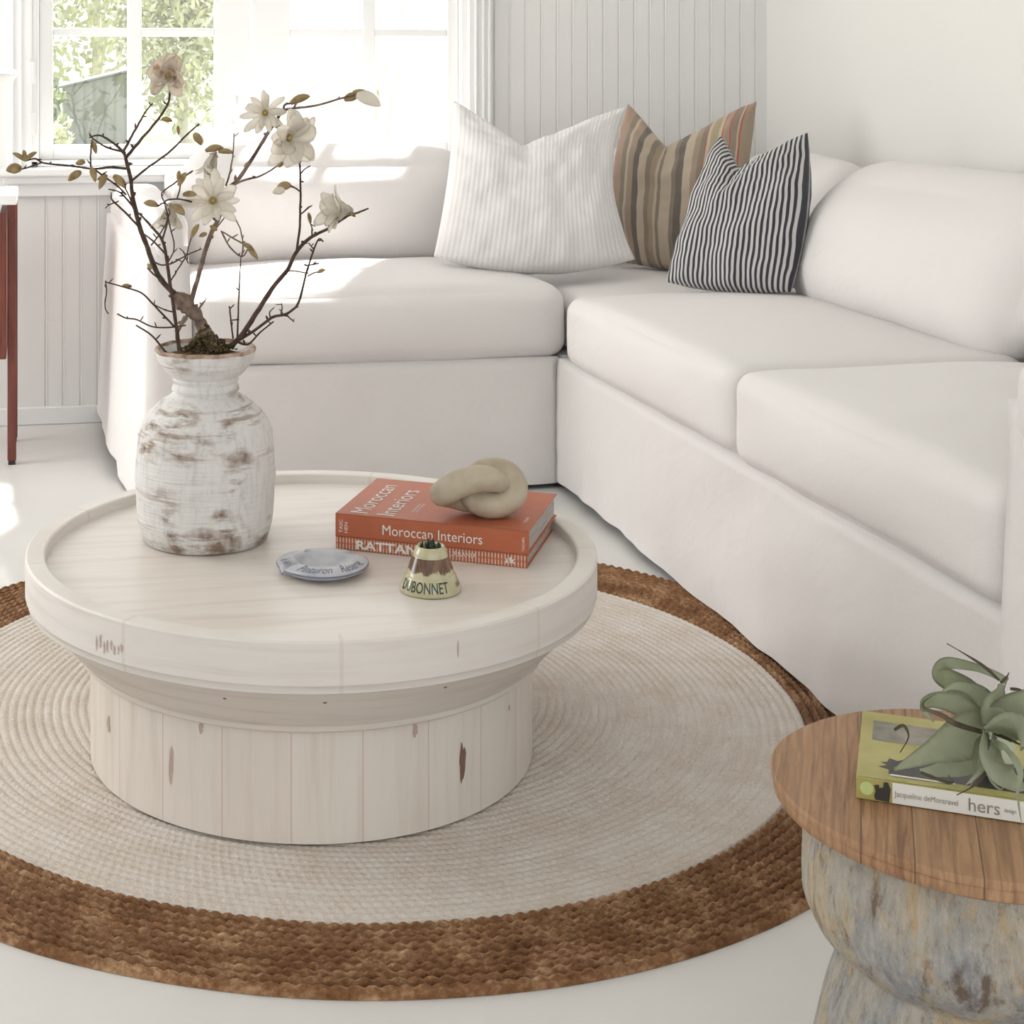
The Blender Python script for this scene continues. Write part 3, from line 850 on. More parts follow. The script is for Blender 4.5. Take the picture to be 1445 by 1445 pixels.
bm = bmesh.new(); lathe(bm, prof, 120, vj); link('body', bm, M['vase'], vase)
bm = bmesh.new(); lathe(bm, smooth_prof([(.0853, .3195), (.0862, .3225), (.0845, .3255), (.081, .3255), (.077, .320)], 4), 120, lambda r, z, a: (r * (1 + .012 * fbm(math.cos(a) * 3, math.sin(a) * 3, 2)), z + .0012 * fbm(math.cos(a) * 4, math.sin(a) * 4, 5)))
link('worn_rim', bm, M['vase_rim'], vase)
bm = bmesh.new(); lathe(bm, [(.078, .3215), (.072, .312), (.060, .303), (0, .300)], 96); link('inner_bowl', bm, M['vase'], vase)
bm = bmesh.new()
def mj(r, z, a): return r * (1 + .2 * fbm(math.cos(a) * 2, math.sin(a) * 2, z * 30)), z + .005 * fbm(r * 60, a * 3, 3)
lathe(bm, [(.062, .302), (.056, .312), (.042, .3165), (.022, .320), (0, .322)], 60, mj)
link('soil', bm, M['moss'], vase)['label'] = 'dark mossy soil in the vase mouth'

def px_poly(bm, pts, r0, r1, dz=None, sub=4, seg=7):
    """pts: (px, py, depth offset) ; radii in pixels"""
    q = smooth_prof([(float(a[0]), float(a[1]), float(a[2]) if len(a) > 2 else 0.0) for a in pts], sub)
    n = len(q); P = []; R = []
    for i, (x, y, d) in enumerate(q):
        t_ = i / (n - 1); D = vd + d
        w = .5 * noise.noise(Vector((x * .11, y * .11, 1))) * 1.6
        P.append(at(x + w, y + w * .4, D)); R.append(.9 * (r0 + (r1 - r0) * t_) * D / F * (1 + .12 * noise.noise(Vector((x * .2, y * .2, 4)))))
    tube(bm, P, R, seg)
    # nubs at the nodes
    for i in range(3, n - 1, 4):
        if random.random() < .8:
            a = P[i]; v = Vector((random.uniform(-1, 1), random.uniform(-.6, .6), random.uniform(-.1, 1))).normalized()
            L = random.uniform(.005, .013)
            tube(bm, [a, a + v * L * .6, a + v * L], [R[i] * .7, R[i] * .9 if L > .006 else R[i] * .6, R[i] * .2], 5)
    return P
def bud(px, py, d, ang, L, W, parent, mat='bud', name='bud'):
    """fuzzy bud: ang is direction in the picture plane (deg, 0 right, 90 up), L,W in pixels"""
    bm = bmesh.new(); D = vd + d; k = D / F
    a = math.radians(ang)
    base_ = at(px, py, D); tip = at(px + L * math.cos(a), py - L * math.sin(a), D + L * k * .3 * math.sin(px))
    P = []; R = []
    for i in range(9):
        t_ = i / 8; P.append(base_.lerp(tip, t_) + Vector((0, 0, .08 * L * k * math.sin(PI * t_)))); R.append(max(.15, W * .5 * (math.sin(PI * min(1, t_ * .85 + .12)) ** .8)) * k)
    R[-1] = .15 * k
    tube(bm, P, R, 8)
    return link(name, bm, M[mat], parent, loc=None)
def petal_bm(bm, c, dirv, upv, L, Wd, curl, rnd, nseg=8, cup=.3):
    dirv = dirv.normalized(); side = dirv.cross(upv).normalized(); up = side.cross(dirv).normalized()
    rows = []; tw = rnd.uniform(-.5, .5); wb = rnd.uniform(-.25, .25)
    for i in range(nseg + 1):
        t_ = i / nseg
        w = Wd * .5 * (.28 + .72 * math.sin(PI * .5 * min(1, t_ / .68)) if t_ < .68 else max(.22, math.sqrt(max(0, 1 - ((t_ - .68) / .335) ** 2))))
        p = c + dirv * (L * t_) + up * (L * (.10 * math.sin(t_ * PI) - curl * t_ ** 2.2 * .5)) + side * (L * wb * t_ * t_)
        s2 = (side * math.cos(tw * t_) + up * math.sin(tw * t_))
        wv = .12 * Wd * math.sin(t_ * 8 + rnd.random())
        rows.append([bm.verts.new(p + s2 * w * s + up * (w * cup * s * s) + up * wv * s * .4) for s in (-1, -.5, 0, .5, 1)])
    for a, b in zip(rows, rows[1:]):
        for k in range(4): bm.faces.new((a[k], a[k + 1], b[k + 1], b[k]))
def flower(px, py, d, rpx, facing, parent, npet=11, seed=0, mat='petal', openness=1.0, wpx=None, droop=.3):
    rnd = random.Random(seed); D = vd + d; k = D / F; R = rpx * k
    c = at(px, py, D)
    fv = Vector(facing).normalized(); a1 = fv.orthogonal().normalized(); a2 = fv.cross(a1)
    bm = bmesh.new()
    for i in range(npet):
        ring = 0 if i < npet * .55 else 1
        a = 2 * PI * (i * .618034) + rnd.uniform(-.25, .25)
        out = a1 * math.cos(a) + a2 * math.sin(a)
        el = (1 - openness) * 1.45 + (.05 if ring == 0 else .38) * (openness + .3)
        dv = out * math.cos(el) + fv * math.sin(el)
        petal_bm(bm, c + out * R * .05, dv, fv, R * rnd.uniform(.85, 1.12) * (1 if ring == 0 else .86), (wpx or rpx * .42) * k * rnd.uniform(.85, 1.15), droop * rnd.uniform(.2, 1.6), rnd)
    bmesh.ops.solidify(bm, geom=bm.faces[:], thickness=.0004)
    fl = link('flower', bm, M[mat], parent)
    bm = bmesh.new()
    r = bmesh.ops.create_uvsphere(bm, u_segments=10, v_segments=7, radius=R * .08)
    for v in r['verts']: v.co = c + fv * R * .12 + v.co
    for i in range(14):
        a = 2 * PI * i / 14; v = (a1 * math.cos(a) + a2 * math.sin(a)) * .8 + fv * .8
        tube(bm, [c + fv * R * .05, c + v * R * .19], [.0005, .0008], 5)
    link('stamens', bm, M['stamen'], fl)
    return fl
# main old stem with moss: rises from the middle of the vase and forks
ma = thing('magnolia_branch', 'thick gnarled mossy magnolia stem forking into two flowering limbs', 'branch', (VX, VY, ZT + .31), 'magnolia branches in the vase')
def pbm(name, bm, mat, parent):
    o = link(name, bm, M[mat] if isinstance(mat, str) else mat, parent); o.data.transform(Matrix.Translation(-parent.location)); return o
_link = link
def link(name, bm, mat, parent=None, smooth=True, loc=None):
    o = _link(name, bm, mat, parent, smooth, loc)
    if parent and parent.get('wcoords'):
        pass
    return o
def fix_children(root):
    """children were modelled in room coordinates: bring them into their thing's frame"""
    for ch in list(root.children):
        ch.data.transform(Matrix.Translation(-Vector(root.location)))
        for gch in ch.children: gch.data.transform(Matrix.Translation(-Vector(root.location)))
bm = bmesh.new()
q = smooth_prof([(302, 492, 0, 15), (295, 478, 0, 10), (287, 465, 0, 9), (278, 446, 0, 9.5), (268, 436, 0, 12), (256, 424, 0, 12), (246, 416, 0, 6)], 4)
P = []; R = []
for x, y, d, r in q: P.append(at(x, y, vd + d)); R.append(r * vd / F * (1 + .45 * noise.noise(Vector((x * .33, y * .33, 0)))))
tube(bm, P, R, 14)
px_poly(bm, [(262, 448, -.01), (256, 458, -.02), (252, 468, -.02)], 5, 1)
px_poly(bm, [(278, 440), (287, 427), (290, 424)], 2, .8)
link('gnarled_stem', bm, M['bark_l'], ma)
bm = bmesh.new()
for k in range(620):
    a = random.random() * 2 * PI; h = random.random() ** 1.3
    rr = (.040 * (1 - h) ** 2.2 + .009) * random.uniform(.5, 1.05)
    cpt = at(296 - 10 * h, 492 - 34 * h, vd) + Vector((math.cos(a) * rr, math.sin(a) * rr, -.003 + .005 * random.random()))
    r = bmesh.ops.create_icosphere(bm, subdivisions=1, radius=random.uniform(.0014, .0036))
    for v in r['verts']: v.co += cpt
link('moss', bm, M['moss'], ma)['label'] = 'clump of brown-green moss round the stem'
bm = bmesh.new()
px_poly(bm, [(247, 415), (227, 394, .01), (215, 370, .02), (207, 346, .03), (199, 327, .03), (193, 305, .035), (186, 271, .04), (184, 252, .04), (178, 226, .04)], 4.6, 3.0)
px_poly(bm, [(178, 226, .04), (174, 215, .05), (160, 202, .06), (141, 191, .07), (126, 194, .08)], 2.6, 1.3)
px_poly(bm, [(174, 214, .05), (151, 208, .03), (133, 197, .02), (126, 190, .02)], 1.8, 1.0)
px_poly(bm, [(174, 214, .04), (184, 196, .02), (194, 178, .0), (204, 160, -.01), (215, 146, -.02)], 2.2, 1.2)
px_poly(bm, [(178, 222, .04), (192, 205, .05), (205, 190, .06), (227, 163, .07), (238, 143, .07), (240, 120, .07)], 2.6, 1.8)
px_poly(bm, [(185, 256, .04), (209, 236, .06), (236, 217, .08), (267, 187, .10), (281, 175, .11)], 1.8, 1.4)
px_poly(bm, [(178, 238, .04), (156, 236, .03), (132, 238, .01), (98, 234, -.01), (62, 230, -.03), (50, 224, -.04), (36, 227, -.05)], 2.1, 1.3)
px_poly(bm, [(60, 229, -.03), (46, 234, -.03), (30, 239, -.03), (18, 238, -.03)], 1.4, 1.0)
px_poly(bm, [(130, 197, .02), (128, 215, .01), (128, 236, .01)], 1.2, 1.4)
px_poly(bm, [(132, 238, .01), (148, 250, .0), (165, 262, .01), (178, 275, .02)], 1.4, 1.6)
px_poly(bm, [(188, 292, .03), (170, 272, .02), (153, 267, .01)], 1.7, 1.0)
px_poly(bm, [(188, 294, .03), (182, 276, .01), (172, 258, .0)], 1.5, 1.0)
px_poly(bm, [(196, 320, .03), (176, 299, .02), (159, 283, .01), (158, 275, .01)], 1.9, 1.2)
px_poly(bm, [(161, 286, .01), (153, 290, .0), (149, 294, .0)], 1.2, .8)
px_poly(bm, [(215, 368, .02), (228, 374, .0), (244, 371, -.02), (256, 364, -.03), (270, 357, -.03), (284, 351, -.04)], 1.5, .9)
px_poly(bm, [(227, 394, .01), (218, 388, .0), (208, 378, -.01)], 1.6, 1.2)
link('left_limb', bm, M['bark'], ma)['label'] = 'dark left limb with twigs'
bm = bmesh.new()
px_poly(bm, [(268, 432), (278, 397, -.01), (287, 363, -.02), (299, 327, -.03), (310, 305, -.03), (318, 272, -.03), (338, 251, -.03), (360, 217, -.03), (382, 182, -.03), (399, 155, -.03)], 4.2, 2.6)
px_poly(bm, [(399, 155, -.03), (420, 152, -.04), (446, 149, -.05), (484, 138, -.07), (500, 134, -.08)], 2.2, 1.4)
px_poly(bm, [(399, 158, -.03), (402, 148, -.03), (410, 146, -.03)], 2.0, 1.5)
px_poly(bm, [(328, 262, -.03), (345, 254, -.04), (368, 248, -.05), (393, 233, -.06)], 1.8, 1.4)
px_poly(bm, [(319, 262, -.03), (325, 240, -.02), (329, 215, -.01), (330, 188, 0)], 1.6, .9)
px_poly(bm, [(297, 262, -.03), (296, 240, .0), (292, 225, .01)], 1.2, 1.0)
px_poly(bm, [(384, 178, -.03), (395, 182, -.05), (404, 192, -.06)], 1.8, 1.2)
px_poly(bm, [(312, 326, -.03), (324, 348, -.05), (341, 362, -.06), (350, 350, -.06)], 1.5, 1.1)
px_poly(bm, [(314, 327, -.03), (332, 338, -.02), (345, 345, -.02), (353, 352, -.02), (356, 360, -.02)], 1.3, 1.6)
px_poly(bm, [(302, 327, -.03), (322, 303, -.01), (336, 316, .0), (343, 344, .0), (341, 362, .0)], 1.0, 1.2)
link('right_limb', bm, M['bark_l'], ma)['label'] = 'lighter brown central limb'
# straight shoot at the left of the vase
mb = thing('magnolia_branch', 'slim dark straight shoot standing left in the vase mouth', 'branch', (VX, VY, ZT + .31), 'magnolia branches in the vase')
bm = bmesh.new()
px_poly(bm, [(253, 494, -.035), (248, 455, -.04), (241, 406, -.05), (234, 361, -.05), (229, 339, -.05), (216, 322, -.04), (203, 308, -.03), (195, 300, -.02)], 3.4, 1.5)
px_poly(bm, [(229, 339, -.05), (234, 322, -.06), (238, 305, -.07), (240, 300, -.07)], 1.8, 1.0)
px_poly(bm, [(213, 346, -.04), (224, 332, -.05), (233, 318, -.06), (236, 306, -.06)], 1.3, .9)
px_poly(bm, [(233, 358, -.05), (218, 342, -.04), (203, 330, -.02)], 1.7, 1.2)
px_poly(bm, [(246, 461, -.04), (230, 444, -.05), (213, 426, -.06), (199, 413, -.07), (175, 405, -.08), (149, 398, -.09)], 1.8, 1.1)
px_poly(bm, [(149, 396, -.09), (150, 412, -.09), (148, 432, -.10), (153, 443, -.10)], 1.2, .9)
px_poly(bm, [(244, 440, -.04), (232, 437, -.05), (214, 428, -.06)], 1.3, 1.0)
px_poly(bm, [(262, 459, -.03), (240, 462, -.04), (215, 461, -.05), (193, 451, -.06), (178, 449, -.06), (166, 443, -.07)], 1.3, 1.2)
px_poly(bm, [(240, 398, -.05), (250, 382, -.06), (260, 366, -.07), (265, 355, -.08), (269, 337, -.08), (275, 322, -.08)], 1.2, 1.0)
px_poly(bm, [(236, 372, -.05), (246, 350, -.07), (240, 320, -.08), (236, 300, -.09), (233, 284, -.09), (252, 281, -.09), (271, 285, -.09)], 1.0, 1.5)
px_poly(bm, [(236, 290, -.09), (228, 273, -.09), (250, 256, -.08), (272, 241, -.07)], 1.0, 1.4)
px_poly(bm, [(233, 285, -.09), (222, 291, -.09), (214, 290, -.09)], 1.4, 1.0)
px_poly(bm, [(250, 281, -.09), (254, 265, -.09), (256, 248, -.09)], 1.3, 1.0)
px_poly(bm, [(262, 362, -.07), (258, 354, -.07), (266, 372, -.07)], 1.0, 1.0)
link('stem', bm, M['bark'], mb)
mc = thing('magnolia_branch', 'long dark branch reaching up right with side flowers', 'branch', (VX, VY, ZT + .31), 'magnolia branches in the vase')
bm = bmesh.new()
px_poly(bm, [(319, 492, .0), (338, 477, -.01), (360, 445, -.01), (384, 407, .0), (406, 380, .01), (418, 356, .02), (433, 339, .03), (450, 329, .03), (469, 319, .03), (490, 305, .03), (505, 300, .03), (520, 294, .03)], 4.6, 1.3)
px_poly(bm, [(419, 352, .02), (423, 320, .0), (424, 285, -.01), (424, 248, -.02), (422, 226, -.03)], 2.1, 1.5)
px_poly(bm, [(423, 270, -.02), (416, 265, -.02), (408, 262, -.02)], 1.3, 1.4)
px_poly(bm, [(424, 245, -.02), (431, 238, -.02), (438, 234, -.02)], 1.3, 1.0)
px_poly(bm, [(424, 302, -.01), (430, 298, -.01), (436, 292, -.01)], 1.2, 1.5)
px_poly(bm, [(441, 334, .03), (440, 322, .03), (438, 315, .03)], 1.4, 1.0)
px_poly(bm, [(336, 480, .0), (358, 467, -.02), (384, 448, -.04), (404, 443, -.05), (421, 428, -.06), (430, 394, -.06), (437, 370, -.06), (443, 352, -.06), (450, 337, -.06), (456, 341, -.06)], 2.6, 1.2)
px_poly(bm, [(336, 483, -.01), (350, 486, -.02), (366, 470, -.04), (386, 454, -.06)], 2.0, 1.2)
px_poly(bm, [(443, 352, -.06), (438, 346, -.06), (436, 343, -.06)], 1.2, .9)
px_poly(bm, [(404, 443, -.05), (408, 448, -.05), (415, 454, -.05)], 1.3, 1.0)
px_poly(bm, [(382, 450, -.04), (380, 442, -.04), (382, 438, -.04)], 1.3, 1.0)
px_poly(bm, [(396, 446, -.05), (398, 436, -.05), (397, 428, -.05)], 1.3, .8)
px_poly(bm, [(406, 382, .01), (420, 383, -.02), (435, 386, -.06)], 1.1, 1.1)
px_poly(bm, [(434, 390, -.06), (444, 385, -.06), (452, 383, -.06)], 1.4, 1.0)
px_poly(bm, [(430, 375, -.06), (444, 373, -.06), (450, 371, -.06)], 1.1, 1.3)
px_poly(bm, [(329, 478, .02), (326, 455, .02), (324, 432, .02)], 1.5, 1.2)
px_poly(bm, [(335, 478, .02), (336, 440, .03), (338, 400, .04), (340, 362, .04)], 1.7, .8)
px_poly(bm, [(325, 452, .02), (335, 451, .03), (337, 451, .03)], 1.1, 1.1)
link('stem', bm, M['bark'], mc)
md = thing('magnolia_branch', 'short bare twig leaning out over the left lip of the vase', 'branch', (VX, VY, ZT + .31), 'magnolia branches in the vase')
bm = bmesh.new(); px_poly(bm, [(240, 499, -.02), (232, 495, -.025), (215, 474, -.03), (192, 459, -.04)], 2.0, 1.2)
link('stem', bm, M['bark'], md)
for (x, y, d, a, L, Wd, par) in (
    (30, 238, -.03, 188, 22, 15, ma), (36, 227, -.05, 150, 22, 7, ma), (36, 227, -.05, 100, 16, 7, ma), (36, 226, -.05, 35, 20, 7, ma),
    (120, 229, .0, 190, 14, 9, ma), (114, 243, .0, 215, 22, 12, ma), (129, 236, .0, 285, 22, 10, ma), (131, 200, .02, 285, 18, 8, ma),
    (150, 246, .0, 245, 24, 10, ma), (160, 248, .0, 315, 26, 12, ma), (148, 250, .0, 200, 12, 6, ma), (228, 168, .06, -12, 16, 8, ma), (252, 190, .09, 95, 13, 5, ma), (274, 188, .10, 300, 20, 12, ma),
    (410, 146, -.03, 20, 30, 12, ma), (486, 141, -.07, 15, 22, 13, ma), (498, 130, -.08, -10, 26, 9, ma), (393, 236, -.06, 55, 14, 9, ma),
    (345, 236, -.02, 40, 12, 6, ma), (302, 265, -.03, 40, 18, 8, ma), (290, 213, .0, 10, 26, 10, ma), (308, 214, .0, 355, 22, 8, ma), (292, 330, -.04, 200, 12, 7, ma), (306, 325, -.04, 150, 12, 7, ma), (350, 350, -.04, -50, 22, 8, ma), (342, 344, -.04, -30, 20, 7, ma),
    (222, 290, -.09, 170, 20, 10, mb), (252, 262, -.09, 60, 22, 9, mb), (258, 275, -.09, 0, 20, 9, mb), (244, 290, -.09, 320, 22, 12, mb), (252, 256, -.09, 88, 16, 7, mb), (270, 335, -.08, 60, 22, 8, mb), (214, 380, -.03, 130, 10, 6, mb), (186, 405, -.07, 170, 14, 5, mb),
    (410, 262, -.02, 190, 20, 13, mc), (438, 315, .03, 100, 16, 6, mc), (494, 300, .03, 320, 10, 6, mc), (448, 385, -.06, 20, 12, 6, mc)):
    bud(x, y, d, a, L, Wd, par)
bo = bud(503, 134, -.08, 335, 38, 20, ma, 'petal', 'opening_petals'); bo['label'] = 'white petals pushing out of the bud'
bo = bud(402, 268, -.02, 195, 18, 12, mc, 'petal_b', 'opening_petals'); bo['label'] = 'pale petals pushing out of the bud'
bo = bud(279, 192, .10, 300, 14, 10, ma, 'petal_b', 'opening_petals')
flower(238, 108, .07, 31, (-.35, -.8, .25), ma, 14, 3, 'petal_b', .72, 22, .5)['label'] = 'cream flower with browning petals'
flower(374, 160, -.03, 30, (-.1, -1, .2), ma, 16, 5, 'petal', .85, 11, .9)
flower(404, 194, -.05, 46, (.5, -.85, -.05), ma, 15, 8, 'petal', .72, 24, .4)
flower(300, 284, -.07, 39, (-.05, -1, .25), ma, 16, 11, 'petal', .88, 14, .35)
flower(304, 214, .01, 42, (-.45, -.3, -1), ma, 9, 12, 'petal', .22, 20, .1)
flower(497, 297, .02, 50, (-1, -.4, .12), mc, 12, 14, 'petal', .36, 26, .1)
flower(240, 286, -.02, 40, (-.1, -.4, -1), mb, 9, 17, 'petal', .25, 22, .1)
for o_ in (ma, mb, mc, md): fix_children(o_)

# ------------------------------------------------------------------ text
def text_bm(body, size, bold=0, spacing=1.0, shear=0, align='LEFT', line=1.0):
    cu = bpy.data.curves.new('t', 'FONT'); cu.body = body; cu.size = size; cu.offset = bold
    cu.space_character = spacing; cu.shear = shear; cu.align_x = align; cu.space_line = line
    cu.resolution_u = 3; cu.extrude = 0
    o = bpy.data.objects.new('t', cu); COL.objects.link(o)
    dg = bpy.context.evaluated_depsgraph_get(); dg.update()
    me = bpy.data.meshes.new_from_object(o.evaluated_get(dg))
    bpy.data.objects.remove(o); bpy.data.curves.remove(cu)
    bm = bmesh.new(); bm.from_mesh(me); bpy.data.meshes.remove(me)
    return bm
def place_text(name, body, size, origin, ex, ey, mat, parent, fitw=None, fith=None, **kw):
    bm = text_bm(body, size, **kw)
    xs = [v.co.x for v in bm.verts]; ys = [v.co.y for v in bm.verts]
    sx_ = fitw / (max(xs) - min(xs)) if fitw else 1; sy_ = fith / (max(ys) - min(ys)) if fith else sx_
    x0, y0 = min(xs), min(ys)
    ex = Vector(ex); ey = Vector(ey); nz_ = ex.cross(ey).normalized(); origin = Vector(origin)
    for v in bm.verts:
        v.co = origin + ex * (v.co.x - x0) * sx_ + ey * (v.co.y - y0) * sy_ + nz_ * .0005
    return _link(name, bm, mat, parent, smooth=False)

# ------------------------------------------------------------------ books on the coffee table
def book(name, label, corner, ang, L, D, Tk, cover, hard=.0025, cat='book', z=0, uvspine=False):
    """origin at front-left-bottom; spine faces the viewer along local x"""
    b_ = thing(name, label, cat, (corner[0], corner[1], z), rz=ang)
    bm = bmesh.new()
    box(bm, 0, L, 0, D, Tk - hard, Tk, .0008); box(bm, 0, L, 0, D, 0, hard, .0008)
    box(bm, 0, L, 0, .003, 0, Tk, .0010)
    if uvspine:
        uv = bm.loops.layers.uv.new('UVMap')
        bm.normal_update()
        for f in bm.faces:
            for lp in f.loops: lp[uv].uv = (lp.vert.co.x / L * 2.2, (lp.vert.co.z / Tk) if abs(f.normal.y) > .5 else lp.vert.co.y / D * 12)
    _link('cover', bm, cover, b_, smooth=False)
    bm = bmesh.new(); box(bm, .004, L - .004, .002, D - .004, hard, Tk - hard)
    _link('pages', bm, M['paper'], b_, smooth=False)
    return b_
A = math.radians(-28.7)
b1 = book('book', 'thin woven-patterned terracotta book, lower of the two stacked books', (.486, 2.654), A, .3225, .236, .021, M['rattan'], z=ZT, uvspine=True)
b2 = book('book', 'thick plain terracotta book, upper one directly under the stone knot', (.4855, 2.6545), A, .326, .238, .0385, M['terracotta'], z=ZT + .0212)
def onspine(o_): return o_
Xv, Yv, Zv = (1, 0, 0), (0, 1, 0), (0, 0, 1)
place_text('lettering', 'Moroccan Interiors', .02, (.082, -.0003, .010), Xv, Zv, M['white_ink'], b2, fitw=.168, fith=.0165)
place_text('lettering', 'TASC\nHEN', .01, (.022, -.0003, .007), (0, 0, 1), (-1, 0, 0), M['white_ink'], b2, fitw=.022, fith=.015)
place_text('lettering', 'TASCHEN', .01, (.319, -.0003, .006), (0, 0, 1), (-1, 0, 0), M['white_ink'], b2, fitw=.022, fith=.004)
place_text('cover_title', 'Moroccan', .03, (.052, .012, .0386), (0, 1, 0), (-1, 0, 0), M['white_ink'], b2, fitw=.185, fith=.030)
place_text('cover_title', 'Interiors', .03, (.098, .012, .0386), (0, 1, 0), (-1, 0, 0), M['white_ink'], b2, fitw=.165, fith=.030)
place_text('cover_subtitle', 'Interieurs\nmarocains', .01, (.128, .045, .0386), (0, 1, 0), (-1, 0, 0), M['white_ink'], b2, fitw=.055, fith=.011)
place_text('cover_subtitle', 'TASCHEN', .01, (.312, .045, .0386), (0, 1, 0), (-1, 0, 0), M['white_ink'], b2, fitw=.03, fith=.005)
place_text('lettering', 'RATTAN', .02, (.036, -.0003, .0035), Xv, Zv, M['white_ink'], b1, fitw=.105, fith=.0145, bold=.0005)
place_text('lettering', 'URBANIA', .01, (.195, -.0003, .0085), Xv, Zv, M['white_ink'], b1, fitw=.045, fith=.0075)
place_text('lettering', 'rk', .01, (.288, -.0003, .006), Xv, Zv, M['white_ink'], b1, fitw=.016, fith=.010, bold=.0004)

# ------------------------------------------------------------------ stone knot
kz = ZT + .0212 + .0385
kd = 2.70
def kp(px, py, dd, rr): 
    p = at(px, py, kd + dd); return (p.x, p.y, p.z, rr)
def closed_tube(bm, pts, rads, seg=24):
    n = len(pts); rings = []; frames = []; a = None
    for i in range(n):
        d = (pts[(i + 1) % n] - pts[i - 1]).normalized()
        if a is None: a = d.orthogonal().normalized()
        a = (a - d * a.dot(d)).normalized(); frames.append((a.copy(), d))
    d0 = frames[0][1]; al = (a - d0 * a.dot(d0)).normalized(); a0 = frames[0][0]
    tw = math.atan2(d0.dot(al.cross(a0)), al.dot(a0))
    for i, (a, d) in enumerate(frames):
        a = Matrix.Rotation(tw * i / n, 3, d) @ a; b = d.cross(a)
        rings.append([bm.verts.new(pts[i] + (a * math.cos(2 * PI * k / seg) + b * math.sin(2 * PI * k / seg)) * rads[i]) for k in range(seg)])
    for i in range(n):
        r1 = rings[i]; r2 = rings[(i + 1) % n]
        for k in range(seg): bm.faces.new((r1[k], r1[(k + 1) % seg], r2[(k + 1) % seg], r2[k]))
u_ = kd / F
bm = bmesh.new(); pts = []; rads = []
for k in range(64):       # big ring
    a = 2 * PI * k / 64
    x = 694 + 31 * math.cos(a); y = 689 - 24 * math.sin(a)
    pts.append(at(x, y, kd + .034 * math.sin(a) + .006 * math.cos(a))); rads.append(u_ * (18.8 + 1.2 * math.cos(a) + .9 * math.sin(a)))
closed_tube(bm, pts, rads, 28)
def open_tube(ctrl):
    q = smooth_prof(ctrl, 6); P = [at(x, y, kd + d) for x, y, d, r in q]; R = [r * u_ for *_, r in q]
    d0 = (P[0] - P[1]).normalized(); d1 = (P[-1] - P[-2]).normalized(); c0_ = [(.0, 1.0), (.35, .93), (.7, .7), (.92, .38), (1.0, .05)]
    P2 = [P[0] + d0 * R[0] * e for e, f in reversed(c0_[1:])] + P + [P[-1] + d1 * R[-1] * e for e, f in c0_[1:]]
    R2 = [R[0] * f for e, f in reversed(c0_[1:])] + R + [R[-1] * f for e, f in c0_[1:]]
    tube(bm, P2, R2, 28)
open_tube([(625, 696, -.030, 18.5), (640, 686, -.046, 19.5), (664, 677, -.054, 19.0), (688, 675, -.050, 17.5), (704, 681, -.026, 14.0), (706, 686, -.004, 11.0)])
open_tube([(628, 697, -.024, 17.0), (640, 702, -.008, 15.0), (660, 708, -.002, 14.0), (680, 706, .0, 12.0)])
zmin = min(v.co.z for v in bm.verts); 
for v in bm.verts: v.co.z += kz - zmin
ko = _link('stone_knot', bm, M['stone'])
rebase(ko, at(677, 715, kd) * 1.0)
tag(ko, 'beige carved stone knot lying on the orange books', 'ornament')

# ------------------------------------------------------------------ ashtray
ac = at(455, 801, 2.55); 
ash = thing('ashtray', 'small oval blue-grey glazed ashtray with handwriting on its lip', 'ashtray', (.4445, 2.541, ZT), rz=math.radians(-6))
def aj(r, z, a):
    # notches in the far lip
    n_ = 0
    for na in (2.05, .62, -2.75):
        d = abs((a - na + PI) % (2 * PI) - PI)
        if r > .045 and z > .010: n_ = max(n_, math.exp(-(d / .085) ** 2))
    return r * (1 + .02 * math.sin(3 * a)), z - .0075 * n_
bm = bmesh.new(); lathe(bm, smooth_prof([(0, 0), (.045, 0), (.052, .001), (.068, .0075), (.0725, .012), (.0725, .0145), (.069, .017), (.060, .0195), (.048, .021), (.040, .018), (.034, .012), (.02, .009), (0, .0085)], 4), 120, aj)
o = _link('dish', bm, M['ashtray'], ash)
bm = bmesh.new(); lathe(bm, [(.0726, .0118), (.0735, .0132), (.0726, .0146)], 120, lambda r, z, a: (r * (1 + .02 * math.sin(3 * a)) + .0003, z - (.0075 * max(math.exp(-(abs((a - na + PI) % (2 * PI) - PI) / .085) ** 2) for na in (2.05, .62, -2.75)) if z > .010 else 0)))
_link('glaze_edge', bm, M['edge_blue'], ash)['label'] = 'darker blue edge line'
def wrap_text(name, body, size, r_of, z_of, a0, a1, h, mat, parent, shear=0, bold=0, lift=.0006):
    bm = text_bm(body, size, shear=shear, bold=bold)
    bmesh.ops.subdivide_edges(bm, edges=bm.edges[:], cuts=1)
    xs = [v.co.x for v in bm.verts]; ys = [v.co.y for v in bm.verts]; x0, x1, y0, y1 = min(xs), max(xs), min(ys), max(ys)
    for v in bm.verts:
        u = (v.co.x - x0) / (x1 - x0); w = (v.co.y - y0) / (y1 - y0)
        a = a0 + (a1 - a0) * u; r = r_of(w); v.co = Vector(((r + lift) * math.cos(a), (r + lift) * math.sin(a), z_of(w) + lift))
    return _link(name, bm, mat, parent, smooth=False)
wrap_text('handwriting', 'Pinturon   Réserve', .01, lambda w: .0675 - .019 * w, lambda w: .0176 + .0038 * w, math.radians(-132), math.radians(-18), .01, M['ink_blue'], ash, shear=.5)
wrap_text('handwriting', 'le Vin', .01, lambda w: .066 - .016 * w, lambda w: .0180 + .0035 * w, math.radians(-186), math.radians(-155), .01, M['ink_blue'], ash, shear=.5)

